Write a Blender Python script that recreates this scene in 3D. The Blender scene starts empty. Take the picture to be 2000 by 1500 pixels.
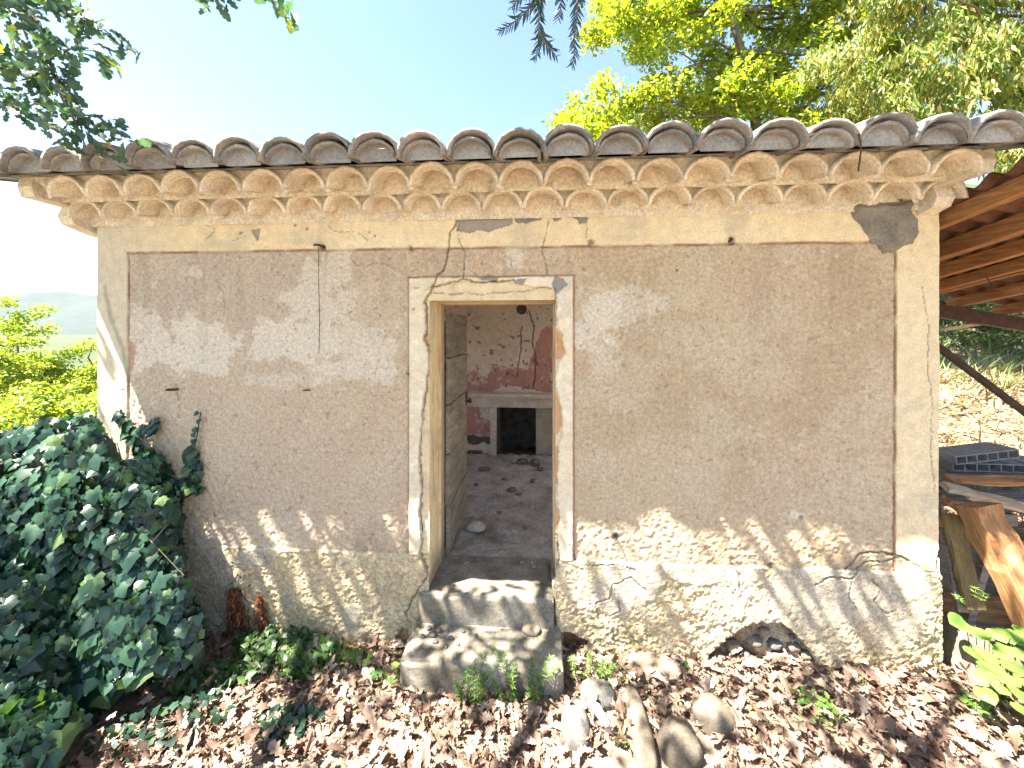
import bpy, math, random
import numpy as np
from mathutils import Matrix, Vector

# ------------------------------------------------------------------ camera, sky, sun, exposure
scene = bpy.context.scene
COL = scene.collection
TH = 0.069                      # camera turned a little to the left
CS, SN = math.cos(TH), math.sin(TH)
CAM = (0.0, -2.62, 2.15)
FPX = 760.0                     # focal length in photo pixels (photo is 2000 px wide)
cam_d = bpy.data.cameras.new('camera')
cam = bpy.data.objects.new('camera', cam_d); COL.objects.link(cam)
cam.location = CAM; cam.rotation_euler = (math.pi/2, 0, TH)
cam_d.sensor_width = 36; cam_d.lens = 36*FPX/2000; cam_d.shift_y = -0.052
cam_d.clip_start = 0.05; cam_d.clip_end = 12000
scene.camera = cam

SUNV = Vector((0.45, 0.218, -0.87)).normalized()      # direction the light travels
world = bpy.data.worlds.new('World'); scene.world = world; world.use_nodes = True
wn = world.node_tree.nodes; wl = world.node_tree.links
sky = wn.new('ShaderNodeTexSky'); sky.sky_type = 'NISHITA'; sky.sun_disc = False
sky.sun_elevation = math.asin(-SUNV.z); sky.sun_rotation = math.atan2(-SUNV.x, -SUNV.y)
sky.air_density = 1.0; sky.dust_density = 0.6; sky.ozone_density = 1.6; sky.altitude = 200
bg = wn['Background']; bg.inputs['Strength'].default_value = 0.051
wl.new(sky.outputs['Color'], bg.inputs['Color'])
sun_d = bpy.data.lights.new('sun', 'SUN'); sun_d.energy = 5.0; sun_d.angle = math.radians(0.53)
sun_d.color = (1.0, 0.93, 0.82)
sun = bpy.data.objects.new('sun', sun_d); COL.objects.link(sun)
sun.rotation_euler = SUNV.to_track_quat('-Z', 'Y').to_euler(); sun.location = (-6, -3, 12)
vs = scene.view_settings
vs.view_transform = 'Standard'; vs.look = 'None'; vs.gamma = 1.0; vs.use_curve_mapping = False
vs.exposure = 3.2
scene.cycles.max_bounces = 8; scene.cycles.transparent_max_bounces = 8
scene.cycles.diffuse_bounces = 5; scene.cycles.volume_bounces = 0

rng = np.random.default_rng(7); random.seed(7)

# ------------------------------------------------------------------ helpers
def ray(px, py):
    a = (px-1000)/FPX; b = -(py-646)/FPX
    return (-SN+a*CS, CS+a*SN, b)
def at(px, py, Y=0.0):                     # point on the plane y=Y that the photo shows at this pixel
    d = ray(px, py); t = (Y-CAM[1])/d[1]
    return (CAM[0]+t*d[0], Y, CAM[2]+t*d[2])
def on_z(px, py, z=0.0):                   # point on a level plane
    d = ray(px, py); t = (z-CAM[2])/d[2]
    return (CAM[0]+t*d[0], CAM[1]+t*d[1], z)
def at_t(px, py, t):
    d = ray(px, py)
    return (CAM[0]+t*d[0], CAM[1]+t*d[1], CAM[2]+t*d[2])
def to_px(P):
    P = np.asarray(P, float); r = P-np.array(CAM)
    dep = -r[..., 0]*SN+r[..., 1]*CS
    return 1000+FPX*(r[..., 0]*CS+r[..., 1]*SN)/dep, 646-FPX*r[..., 2]/dep, dep

def tag(o, label=None, cat=None, group=None, kind=None):
    if label: o['label'] = label
    if cat: o['category'] = cat
    if group: o['group'] = group
    if kind: o['kind'] = kind
    return o
def empty(name, loc=(0, 0, 0), label=None, cat=None, group=None, rz=0):
    o = bpy.data.objects.new(name, None); COL.objects.link(o)
    o.location = loc; o.rotation_euler = (0, 0, rz); o.empty_display_size = 0.1
    return tag(o, label, cat, group)
def link(name, me, parent=None, mat=None):
    o = bpy.data.objects.new(name, me); COL.objects.link(o)
    if mat is not None and not me.materials: me.materials.append(mat)
    if parent is not None: o.parent = parent
    return o
def np_mesh(name, V, loops, counts, mat=None, smooth=False, col=None):
    me = bpy.data.meshes.new(name)
    V = np.ascontiguousarray(V, np.float32); loops = np.ascontiguousarray(loops, np.int32).ravel()
    counts = np.ascontiguousarray(counts, np.int32)
    me.vertices.add(len(V)); me.vertices.foreach_set('co', V.ravel())
    me.loops.add(len(loops)); me.loops.foreach_set('vertex_index', loops)
    st = np.zeros(len(counts), np.int32); st[1:] = np.cumsum(counts)[:-1]
    me.polygons.add(len(counts)); me.polygons.foreach_set('loop_start', st)
    if smooth: me.polygons.foreach_set('use_smooth', np.ones(len(counts), bool))
    if col is not None:
        ca = me.color_attributes.new('col', 'FLOAT_COLOR', 'POINT')
        c4 = np.ones((len(V), 4), np.float32); c4[:, :3] = col
        ca.data.foreach_set('color', c4.ravel())
    me.update(calc_edges=True)
    if mat is not None: me.materials.append(mat)
    return me
class MB:
    def __init__(s): s.v = []; s.f = []
    def add(s, vs, fs):
        n = len(s.v); s.v += [tuple(v) for v in vs]; s.f += [tuple(i+n for i in f) for f in fs]; return s
    def box(s, lo, hi, M=None, jit=0.0):
        x0, y0, z0 = lo; x1, y1, z1 = hi
        vs = [(x0,y0,z0),(x1,y0,z0),(x1,y1,z0),(x0,y1,z0),(x0,y0,z1),(x1,y0,z1),(x1,y1,z1),(x0,y1,z1)]
        if jit: vs = [tuple(c+random.uniform(-jit, jit) for c in v) for v in vs]
        if M is not None: vs = [tuple(M @ Vector(v)) for v in vs]
        return s.add(vs, [(0,3,2,1),(4,5,6,7),(0,1,5,4),(1,2,6,5),(2,3,7,6),(3,0,4,7)])
    def beam(s, a, b, w, h, up=(0, 0, 1), jit=0.0, seg=1):
        a = Vector(a); b = Vector(b); d = (b-a).normalized(); u = Vector(up)
        r = d.cross(u).normalized(); u = r.cross(d).normalized()
        rings = []
        for i in range(seg+1):
            p = a.lerp(b, i/seg)
            j = lambda: random.uniform(-jit, jit)
            rings.append([p+r*(sx*w/2+j())+u*(sz*h/2+j()) for sx, sz in ((-1,-1),(1,-1),(1,1),(-1,1))])
        vs = [tuple(v) for rg in rings for v in rg]; fs = [(3,2,1,0)]
        for i in range(seg):
            for k in range(4): fs.append((i*4+k, i*4+(k+1) % 4, i*4+4+(k+1) % 4, i*4+4+k))
        n = seg*4; fs.append((n, n+1, n+2, n+3))
        return s.add(vs, fs)
    def tube(s, pts, rad, n=6):
        pts = [Vector(p) for p in pts]
        if not isinstance(rad, (list, tuple)): rad = [rad]*len(pts)
        vs = []; fs = []
        ref = Vector((0.31, 0.77, 0.55))
        for i, p in enumerate(pts):
            d = (pts[min(i+1, len(pts)-1)]-pts[max(i-1, 0)])
            if d.length < 1e-7: d = Vector((0, 0, 1))
            d.normalize(); r = d.cross(ref).normalized(); u = r.cross(d)
            for k in range(n):
                a = 2*math.pi*k/n; vs.append(tuple(p+(r*math.cos(a)+u*math.sin(a))*rad[i]))
        for i in range(len(pts)-1):
            for k in range(n): fs.append((i*n+k, i*n+(k+1) % n, (i+1)*n+(k+1) % n, (i+1)*n+k))
        fs.append(tuple(range(n-1, -1, -1))); m = (len(pts)-1)*n; fs.append(tuple(range(m, m+n)))
        return s.add(vs, fs)
    def mesh(s, name, mat=None, smooth=False):
        me = bpy.data.meshes.new(name); me.from_pydata(s.v, [], s.f)
        if smooth:
            for p in me.polygons: p.use_smooth = True
        me.update()
        if mat is not None: me.materials.append(mat)
        return me
    def build(s, name, mat, parent=None, smooth=False):
        return link(name, s.mesh(name, mat, smooth), parent)

# vectorised value noise
_LAT = np.random.default_rng(99).random((256, 256))
def vnoise(x, y, seed=0):
    x = x+seed*17.31; y = y+seed*9.77
    ix = np.floor(x).astype(np.int64); iy = np.floor(y).astype(np.int64)
    fx = x-ix; fy = y-iy; fx = fx*fx*(3-2*fx); fy = fy*fy*(3-2*fy)
    a = _LAT[ix & 255, iy & 255]; b = _LAT[(ix+1) & 255, iy & 255]
    c = _LAT[ix & 255, (iy+1) & 255]; d = _LAT[(ix+1) & 255, (iy+1) & 255]
    return (a*(1-fx)+b*fx)*(1-fy)+(c*(1-fx)+d*fx)*fy
def fbm(x, y, sc, oc=4, seed=0, gain=0.5):
    s = 0; amp = 1; tot = 0; x = np.asarray(x, float); y = np.asarray(y, float)
    for i in range(oc):
        a = seed*.7+i*1.1+.5; ca, sa = math.cos(a), math.sin(a)
        s = s+amp*vnoise((x*ca-y*sa)*sc, (x*sa+y*ca)*sc, seed+i*3); tot += amp; amp *= gain; sc *= 2.03
    return s/tot
def sstep(a, b, x):
    t = np.clip((x-a)/(b-a), 0, 1); return t*t*(3-2*t)
def poly_dist(X, Z, pts):
    d = np.full(X.shape, 1e3)
    for (ax, az), (bx, bz) in zip(pts[:-1], pts[1:]):
        vx, vz = bx-ax, bz-az; L = vx*vx+vz*vz+1e-12
        t = np.clip(((X-ax)*vx+(Z-az)*vz)/L, 0, 1)
        d = np.minimum(d, np.hypot(X-ax-t*vx, Z-az-t*vz))
    return d
def in_poly(X, Z, pts):
    ins = np.zeros(X.shape, bool); n = len(pts)
    for i in range(n):
        x0, z0 = pts[i]; x1, z1 = pts[(i+1) % n]
        if z0 == z1: continue
        c = ((z0 > Z) != (z1 > Z)) & (X < (x1-x0)*(Z-z0)/(z1-z0)+x0)
        ins ^= c
    return ins

def rot_random(n, normal=None, spread=1.0, r=rng):
    """n rotation matrices whose local z axis lies about `normal` (n,3) and whose local y is random around it"""
    if normal is None: N = r.normal(size=(n, 3))
    else: N = np.asarray(normal, float)+spread*r.normal(size=(n, 3))
    N /= np.linalg.norm(N, axis=1, keepdims=True)+1e-9
    T = r.normal(size=(n, 3)); T -= (T*N).sum(1, keepdims=True)*N
    T /= np.linalg.norm(T, axis=1, keepdims=True)+1e-9
    B = np.cross(T, N)
    return np.stack([B, T, N], axis=2)
def frame_from(T, N):
    T = T/(np.linalg.norm(T, axis=1, keepdims=True)+1e-9)
    N = N-(T*N).sum(1, keepdims=True)*T; N /= np.linalg.norm(N, axis=1, keepdims=True)+1e-9
    return np.stack([np.cross(T, N), T, N], axis=2)
def scatter(name, tpl, pos, R, sc, mat, parent=None, smooth=False):
    """one mesh made of many copies of a small template (verts, faces)"""
    tv, tf = tpl; tv = np.asarray(tv, float); n = len(pos); k = len(tv)
    sc = np.broadcast_to(np.asarray(sc, float).reshape(-1, 1, 1) if np.ndim(sc) else sc, (n, 1, 1))
    V = np.einsum('nij,kj->nki', R, tv)*sc+np.asarray(pos)[:, None, :]
    fl = np.concatenate([np.asarray(f) for f in tf]); cnt = np.array([len(f) for f in tf])
    loops = (fl[None, :]+(np.arange(n)*k)[:, None]).ravel(); counts = np.tile(cnt, n)
    me = np_mesh(name, V.reshape(-1, 3), loops, counts, mat, smooth)
    return link(name, me, parent)

# leaf shapes: (verts, faces), leaf length 1 along +y, width along x, z up
def lobed(half, fold=0.12, curl=0.0, droop=0.0):
    V = []; F = []
    for (x, y) in half:
        z = -droop*y*y
        V += [(x, y, z+fold*x*1.6+curl*x*x), (0, y, z), (-x, y, z+fold*x*1.6+curl*x*x)]
    for i in range(len(half)-1):
        a = i*3; F += [(a, a+1, a+4, a+3)[::-1], (a+1, a+2, a+5, a+4)[::-1]]
    return V, F
OAK_HALF = [(.02, 0), (.09, .14), (.06, .22), (.20, .36), (.12, .46), (.30, .62), (.17, .72), (.22, .86), (.02, 1.0)]
def ivy_leaf(fold=0.1, droop=0.1):
    out = [(0, 0), (.20, -.15), (.42, -.03), (.37, .14), (.52, .34), (.34, .50), (.22, .70), (0, .98)]
    pts = out+[(-x, y) for x, y in out[-2:0:-1]]
    V = [(x, y, -abs(x)*fold-droop*(x*x+(y-.3)**2)) for x, y in pts]+[(0, .3, 0.03)]
    n = len(pts); return V, [(i, n, (i+1) % n)[::-1] for i in range(n)]
def heart_leaf(droop=.25):
    out = [(0, .06), (.26, -.08), (.50, .08), (.58, .36), (.45, .66), (.20, .88), (0, 1.0)]
    pts = out+[(-x, y) for x, y in out[-2:0:-1]]
    V = [(x, y, -droop*(x*x+(y-.4)**2)) for x, y in pts]+[(0, .4, -.02)]
    n = len(pts); return V, [(i, n, (i+1) % n)[::-1] for i in range(n)]
LEAF4 = ([(0, 0, 0), (.30, .45, .07), (0, 1, -.05), (-.30, .45, .07)], [(0, 1, 2), (0, 2, 3)])
LEAFN = ([(0, 0, 0), (.13, .4, .02), (0, 1, -.1), (-.13, .4, .02)], [(0, 1, 2), (0, 2, 3)])
BLADE = ([(-.03, 0, 0), (.03, 0, 0), (.024, .55, .06), (-.024, .55, .06), (0, 1, .22)], [(0, 1, 2, 3), (3, 2, 4)])

# ------------------------------------------------------------------ materials
def new_mat(name):
    m = bpy.data.materials.new(name); m.use_nodes = True
    return m, m.node_tree.nodes, m.node_tree.links, m.node_tree.nodes['Principled BSDF']
def ramp(n, l, src, stops):
    r = n.new('ShaderNodeValToRGB'); e = r.color_ramp.elements
    while len(e) < len(stops): e.new(0.5)
    for el, (p, c) in zip(e, stops): el.position = p; el.color = (*c, 1)
    l.new(src, r.inputs['Fac']); return r.outputs['Color']
def noise(n, l, scale, detail=5, rough=.55, coord=None, dist=0.0):
    t = n.new('ShaderNodeTexNoise'); t.inputs['Scale'].default_value = scale
    t.inputs['Detail'].default_value = detail; t.inputs['Roughness'].default_value = rough
    t.inputs['Distortion'].default_value = dist
    if coord is not None: l.new(coord, t.inputs['Vector'])
    return t
def mul(n, l, a, b, fac=1.0, mode='MULTIPLY'):
    m = n.new('ShaderNodeMixRGB'); m.blend_type = mode; m.inputs[0].default_value = fac
    l.new(a, m.inputs[1]); l.new(b, m.inputs[2]); return m.outputs[0]
def bump(n, l, b, h, strength, dist=0.01, prev=None):
    bp = n.new('ShaderNodeBump'); bp.inputs['Strength'].default_value = strength; bp.inputs['Distance'].default_value = dist
    l.new(h, bp.inputs['Height'])
    if prev is not None: l.new(prev, bp.inputs['Normal'])
    l.new(bp.outputs['Normal'], b.inputs['Normal']); return bp.outputs['Normal']
def mat_attr(name, sc1=60, sc2=260, v=(.72, 1.22), bstr=.5, bdist=.006, rough=.95):
    """colour from the mesh attribute `col`, broken up by two scales of grain"""
    m, n, l, b = new_mat(name)
    tc = n.new('ShaderNodeTexCoord'); at_ = n.new('ShaderNodeAttribute'); at_.attribute_name = 'col'
    n1 = noise(n, l, sc1, 6, .65, tc.outputs['Object']); n2 = noise(n, l, sc2, 3, .6, tc.outputs['Object'])
    r1 = ramp(n, l, n1.outputs['Fac'], [(.3, (v[0],)*3), (.7, (v[1],)*3)])
    r2 = ramp(n, l, n2.outputs['Fac'], [(.3, (v[0],)*3), (.7, (v[1],)*3)])
    c = mul(n, l, mul(n, l, at_.outputs['Color'], r1), r2)
    l.new(c, b.inputs['Base Color']); b.inputs['Roughness'].default_value = rough
    b.inputs['Specular IOR Level'].default_value = .15
    h = mul(n, l, n1.outputs['Color'], n2.outputs['Color'], .6, 'ADD')
    bump(n, l, b, h, bstr, bdist); return m
def mat_noise(name, stops, sc=8, detail=8, rough=.9, bstr=.4, bdist=.01, grain=120, objrand=0.0, stretch=None, spec=.2, dist=0.0):
    m, n, l, b = new_mat(name)
    tc = n.new('ShaderNodeTexCoord'); co = tc.outputs['Object']
    if stretch:
        mp = n.new('ShaderNodeMapping'); mp.inputs['Scale'].default_value = stretch; l.new(co, mp.inputs['Vector']); co = mp.outputs['Vector']
    if objrand:
        oi = n.new('ShaderNodeObjectInfo'); va = n.new('ShaderNodeVectorMath'); va.operation = 'ADD'
        sc_ = n.new('ShaderNodeVectorMath'); sc_.operation = 'SCALE'; sc_.inputs['Scale'].default_value = 37
        cx = n.new('ShaderNodeCombineXYZ')
        for i in range(3): l.new(oi.outputs['Random'], cx.inputs[i])
        l.new(cx.outputs[0], sc_.inputs[0]); l.new(co, va.inputs[0]); l.new(sc_.outputs[0], va.inputs[1]); co = va.outputs[0]
    n1 = noise(n, l, sc, detail, .62, co, dist); n2 = noise(n, l, grain, 4, .6, co)
    c = ramp(n, l, n1.outputs['Fac'], stops)
    g = ramp(n, l, n2.outputs['Fac'], [(.28, (.7,)*3), (.72, (1.25,)*3)])
    c = mul(n, l, c, g)
    if objrand:
        rr = ramp(n, l, oi.outputs['Random'], [(0, (1-objrand,)*3), (1, (1+objrand,)*3)])
        c = mul(n, l, c, rr)
    l.new(c, b.inputs['Base Color']); b.inputs['Roughness'].default_value = rough
    b.inputs['Specular IOR Level'].default_value = spec
    h = mul(n, l, n1.outputs['Color'], n2.outputs['Color'], .5, 'ADD')
    bump(n, l, b, h, bstr, bdist); return m
def mat_leaf(name, stops, transl=.35, tint=(1.3, 1.5, .5), rough=.5, spec=.4, objrand=False):
    m, n, l, b = new_mat(name)
    if objrand: src = n.new('ShaderNodeObjectInfo').outputs['Random']
    else: src = n.new('ShaderNodeNewGeometry').outputs['Random Per Island']
    c = ramp(n, l, src, stops)
    tc = n.new('ShaderNodeTexCoord'); nn = noise(n, l, 40, 3, .6, tc.outputs['Object'])
    g = ramp(n, l, nn.outputs['Fac'], [(.3, (.75,)*3), (.7, (1.2,)*3)]); c = mul(n, l, c, g)
    l.new(c, b.inputs['Base Color']); b.inputs['Roughness'].default_value = rough
    b.inputs['Specular IOR Level'].default_value = spec
    if transl > 0:
        t = n.new('ShaderNodeBsdfTranslucent'); mx = n.new('ShaderNodeMixShader'); mx.inputs[0].default_value = transl
        rgb = n.new('ShaderNodeRGB'); rgb.outputs[0].default_value = (*tint, 1)
        l.new(mul(n, l, c, rgb.outputs[0]), t.inputs['Color'])
        l.new(b.outputs[0], mx.inputs[1]); l.new(t.outputs[0], mx.inputs[2])
        l.new(mx.outputs[0], n['Material Output'].inputs['Surface'])
    return m
def mat_wood(name, dark, light, stretch=(6, 6, .5), objrand=.15, rough=.85, bstr=.4):
    return mat_noise(name, [(.3, dark), (.52, tuple((a+b)/2 for a, b in zip(dark, light))), (.72, light)], sc=5, detail=8, rough=rough,
                     bstr=bstr, bdist=.01, grain=25, objrand=objrand, stretch=stretch, dist=.6)

M_PANEL = mat_attr('roughcast_render', 45, 170, (.74, 1.20), .75, .010)
M_CREAM = mat_attr('limewash_plaster', 14, 90, (.84, 1.12), .35, .006)
M_SURR = mat_attr('door_surround_plaster', 18, 110, (.84, 1.12), .4, .006)
M_PLINTH = mat_attr('pebbled_plinth', 38, 120, (.66, 1.26), .9, .016)
M_IN = mat_attr('interior_plaster', 20, 90, (.82, 1.14), .35, .006)
M_SIDE = mat_noise('side_plaster', [(.3, (.30, .26, .20)), (.7, (.48, .42, .33))], 4, grain=80)
M_FLOOR = mat_noise('dusty_floor', [(.25, (.12, .10, .09)), (.45, (.30, .26, .235)), (.7, (.45, .41, .375))], 4.5, grain=38, bstr=.8, bdist=.015)
M_STEP = mat_noise('step_concrete', [(.28, (.10, .085, .06)), (.5, (.20, .175, .135)), (.72, (.30, .275, .23))], 5, grain=60, bstr=.6, bdist=.012)
M_CORN = mat_noise('cornice_limewash', [(.24, (.36, .28, .235)), (.38, (.58, .49, .41)), (.52, (.70, .61, .49)), (.8, (.77, .70, .57))], 7, grain=70, bstr=.6, bdist=.01, objrand=.08)
M_CMORT = mat_noise('cornice_mortar', [(.26, (.44, .38, .32)), (.42, (.63, .55, .45)), (.75, (.74, .66, .52))], 9, grain=60, bstr=.8, bdist=.015)
M_TILE = mat_noise('roof_tile_clay', [(.25, (.10, .10, .105)), (.42, (.19, .185, .185)), (.56, (.27, .245, .23)), (.72, (.38, .375, .37))], 9, grain=85, bstr=.7, bdist=.008, objrand=.25)
M_CLOSE = mat_noise('eave_mortar', [(.3, (.20, .195, .20)), (.7, (.36, .35, .345))], 5, grain=70, bstr=.25)
M_PATCH = mat_noise('cement_patch', [(.3, (.15, .135, .11)), (.55, (.225, .20, .165)), (.75, (.29, .265, .22))], 10, grain=90, bstr=.6, bdist=.01)
M_DOOR = mat_wood('grey_door_wood', (.13, .115, .095), (.29, .26, .21), (2, .5, 3))
M_IRON = mat_noise('rusty_iron', [(.3, (.03, .022, .02)), (.7, (.11, .06, .04))], 30, rough=.7)
M_STEEL = mat_noise('brown_steel', [(.3, (.035, .018, .014)), (.7, (.085, .045, .035))], 12, rough=.6)
M_SHEET = mat_noise('brown_sheet', [(.3, (.10, .05, .033)), (.55, (.17, .085, .055)), (.75, (.24, .13, .085))], 3, grain=50, rough=.6, bstr=.2, objrand=.15)
M_PURLIN = mat_wood('pine_purlin', (.20, .085, .035), (.46, .23, .10), (7, .5, 7), .22)
M_TIMBER = mat_wood('orange_timber', (.17, .075, .03), (.50, .26, .12), (7, 7, .6), .1, bstr=.8)
M_LATH = mat_wood('grey_lath', (.11, .09, .075), (.36, .31, .26), (.6, 7, 7), .3)
M_BRICK = mat_noise('hollow_brick_clay', [(.3, (.20, .185, .18)), (.7, (.33, .31, .30))], 14, grain=90)
M_SOOT = mat_noise('soot', [(.3, (.03, .027, .025)), (.7, (.11, .095, .085))], 9)
M_STONE = mat_noise('field_stone', [(.25, (.07, .057, .044)), (.5, (.135, .11, .082)), (.75, (.21, .18, .145))], 7, grain=90, bstr=.5, objrand=.22)
M_BARK = mat_noise('bark', [(.3, (.06, .05, .04)), (.7, (.20, .165, .13))], 8, grain=30, bstr=.9, bdist=.03, stretch=(1, 1, .3))
M_ROOTS = mat_leaf('rust_rootlets', [(0, (.07, .022, .012)), (.6, (.20, .065, .028)), (1, (.33, .14, .07))], 0, rough=.9)
M_IVY = mat_leaf('ivy_leaf', [(0, (.010, .028, .020)), (.55, (.020, .055, .034)), (.88, (.036, .085, .045)), (1, (.11, .17, .06))], .28, (1.2, 1.6, .4), .33, .5)
M_IVY1 = mat_leaf('ivy_leaf_single', [(0, (.011, .031, .022)), (.55, (.021, .058, .036)), (.88, (.038, .09, .045)), (1, (.12, .18, .06))], .28, (1.2, 1.6, .4), .33, .5, True)
M_LITTER = mat_leaf('dead_oak_leaf', [(0, (.08, .047, .034)), (.35, (.215, .14, .105)), (.7, (.345, .245, .185)), (1, (.47, .365, .285))], .12, (1.2, 1.0, .7), .75, .2)
M_LITTER1 = mat_leaf('dead_oak_leaf_single', [(0, (.08, .047, .032)), (.35, (.19, .12, .085)), (.7, (.31, .21, .15)), (1, (.45, .34, .255))], .12, (1.2, 1.0, .7), .75, .2, True)
M_OAKL = mat_leaf('oak_leaf', [(0, (.045, .085, .075)), (.8, (.075, .125, .10)), (.93, (.13, .18, .08)), (1, (.5, .45, .06))], .35, (1.2, 1.5, .5), .5)
M_OAKL1 = mat_leaf('oak_leaf_single', [(0, (.045, .085, .075)), (.8, (.075, .125, .10)), (.93, (.13, .18, .08)), (1, (.5, .45, .06))], .35, (1.2, 1.5, .5), .5, .4, True)
M_YEW = mat_leaf('conifer_needle', [(0, (.015, .04, .035)), (1, (.03, .07, .06))], .1, (1, 1.3, .6), .5)
M_LIME = mat_leaf('lime_leaf', [(0, (.12, .20, .03)), (.5, (.22, .29, .04)), (.85, (.32, .36, .05)), (1, (.45, .42, .07))], .5, (1.6, 1.5, .35), .5)
M_LIME2 = mat_leaf('acacia_leaf', [(0, (.10, .17, .04)), (.5, (.19, .25, .06)), (.8, (.30, .31, .09)), (1, (.44, .32, .14))], .48, (1.5, 1.4, .5), .5)
M_BUSH = mat_leaf('bush_leaf', [(0, (.13, .21, .04)), (.6, (.24, .31, .05)), (1, (.38, .40, .08))], .48, (1.5, 1.5, .4), .5)
M_WEED = mat_leaf('weed_leaf', [(0, (.06, .13, .025)), (.7, (.11, .20, .04)), (1, (.2, .28, .07))], .35, (1.3, 1.5, .5), .5)
M_BROAD = mat_leaf('broad_leaf', [(0, (.10, .20, .04)), (1, (.20, .33, .07))], .4, (1.3, 1.4, .5), .4, .5, True)
M_GRASS = mat_leaf('hill_grass', [(0, (.05, .10, .03)), (.6, (.10, .15, .045)), (1, (.26, .26, .11))], .3, (1.2, 1.3, .5), .6)
M_STRAW = mat_leaf('dry_straw', [(0, (.15, .095, .045)), (.6, (.27, .19, .095)), (1, (.38, .30, .18))], .2, (1.1, 1.0, .7), .7)

# ------------------------------------------------------------------ ground, mountain
def ground_h(x, y):
    x = np.asarray(x, float); y = np.asarray(y, float)
    r = np.hypot(x, y+1)
    h = .05*(fbm(x, y, 1.3, 3, 4)-.5)+.03*(fbm(x, y, 5.0, 3, 8)-.5)
    hill = np.maximum(0, y-1.9)*.32+np.maximum(0, y-9)*.25
    hill = np.minimum(hill, 14)*sstep(1.5, 4.0, x)*(1+.15*(fbm(x, y, .5, 3, 2)-.5))
    fall = -np.minimum(np.maximum(0, -4.2-x)*.30, 5.0)
    back = -np.minimum(np.maximum(0, y-6)*.12, 3)*(1-sstep(-1, 2.5, x))
    far = -6*sstep(25, 120, r)
    return h*(1-sstep(20, 60, r))+hill*(1-sstep(40, 200, r))+fall+back+far
ax = np.concatenate([-np.geomspace(6000, 9, 26), np.arange(-8.5, -4, .22), np.arange(-4, 4, .06), np.arange(4, 12, .2), np.geomspace(12.3, 6000, 26)])
ay = np.concatenate([-np.geomspace(6000, 5, 22), np.arange(-4.6, -2, .2), np.arange(-2, .3, .06), np.arange(.3, 14, .25), np.geomspace(14.5, 6000, 26)])
GX, GY = np.meshgrid(ax, ay, indexing='ij'); GZ = ground_h(GX, GY)
def grid_loops(nx, ny):
    i, j = np.meshgrid(np.arange(nx-1), np.arange(ny-1), indexing='ij')
    a = (i*ny+j).ravel(); return np.stack([a, a+ny, a+ny+1, a+1], 1)
M_GROUND = mat_noise('soil', [(.3, (.10, .075, .05)), (.5, (.21, .16, .11)), (.7, (.32, .25, .18))], 3, grain=40, bstr=.8, bdist=.03)
_n = M_GROUND.node_tree.nodes; _l = M_GROUND.node_tree.links; _b = _n['Principled BSDF']; _src = _b.inputs['Base Color'].links[0].from_socket
_g = _n.new('ShaderNodeNewGeometry'); _vl = _n.new('ShaderNodeVectorMath'); _vl.operation = 'LENGTH'; _l.new(_g.outputs['Position'], _vl.inputs[0])
_mr = _n.new('ShaderNodeMapRange'); _mr.inputs['From Min'].default_value = 11; _mr.inputs['From Max'].default_value = 26; _l.new(_vl.outputs['Value'], _mr.inputs['Value'])
_mx = _n.new('ShaderNodeMixRGB'); _l.new(_mr.outputs['Result'], _mx.inputs[0]); _l.new(_src, _mx.inputs[1]); _nz = noise(_n, _l, .02, 6, .6, _g.outputs['Position']); _l.new(ramp(_n, _l, _nz.outputs['Fac'], [(.3, (.02, .035, .012)), (.7, (.06, .075, .025))]), _mx.inputs[2]); _l.new(_mx.outputs[0], _b.inputs['Base Color'])
gl = grid_loops(len(ax), len(ay))
ground = link('ground', np_mesh('ground', np.stack([GX, GY, GZ], -1).reshape(-1, 3), gl, np.full(len(gl), 4), M_GROUND, True))
tag(ground, 'brown soil ground under the leaf litter', 'ground', kind='structure')

# far mountain on the left
mx = np.linspace(-5200, -200, 160); my = np.linspace(900, 3200, 30)
MX, MY = np.meshgrid(mx, my, indexing='ij')
def peak(cx, cy, h, wx, wy): return h*np.exp(-((MX-cx)/wx)**2-((MY-cy)/wy)**2)
MZ = -25+62*sstep(1200, 2300, MY)+peak(-2900, 2150, 165, 330, 480)+peak(-2300, 2250, 120, 500, 480)+peak(-3800, 2200, 130, 500, 480)+peak(-1300, 2300, 120, 700, 480)
MZ += (MZ+25)*.35*(fbm(MX, MY, .004, 5, 3)-.5)
ml = grid_loops(160, 30)
M_MOUNT = mat_noise('wooded_mountain', [(.3, (.010, .018, .014)), (.7, (.022, .032, .022))], .02, grain=.2, bstr=0)
tag(link('mountain', np_mesh('mountain', np.stack([MX, MY, MZ], -1).reshape(-1, 3), ml, np.full(len(ml), 4), M_MOUNT, True)),
    'pale blue mountain far off at the left', 'mountain', kind='structure')

# ------------------------------------------------------------------ the cottage
WL, WR = -3.21, 2.507            # front wall ends
DL, DR, DB, DT = -.75, .111, .375, 2.357   # doorway
SL, SR, ST = -.894, .232, 2.517  # plaster surround
PT = .62                         # plinth top
PL, PR, PZ = -2.97, 2.25, 2.714  # roughcast field
house = empty('cottage', (-.3, 0, 0), 'old rendered stone cottage with tiled eaves and open doorway', 'house')
def hb(mb, name, mat, parent=None, smooth=False):
    """build in world coordinates under the cottage"""
    o = mb.build(name, mat, parent or house, smooth)
    if (parent or house) is house: o.location = (.3, 0, 0)
    return o
def hlink(name, me, mat=None):
    o = link(name, me, house, mat); o.location = (.3, 0, 0); return o

stp = .0068
gx = np.linspace(WL, WR, int((WR-WL)/stp)+1); gz = np.linspace(-.16, 2.96, int(3.12/stp)+1)
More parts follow.
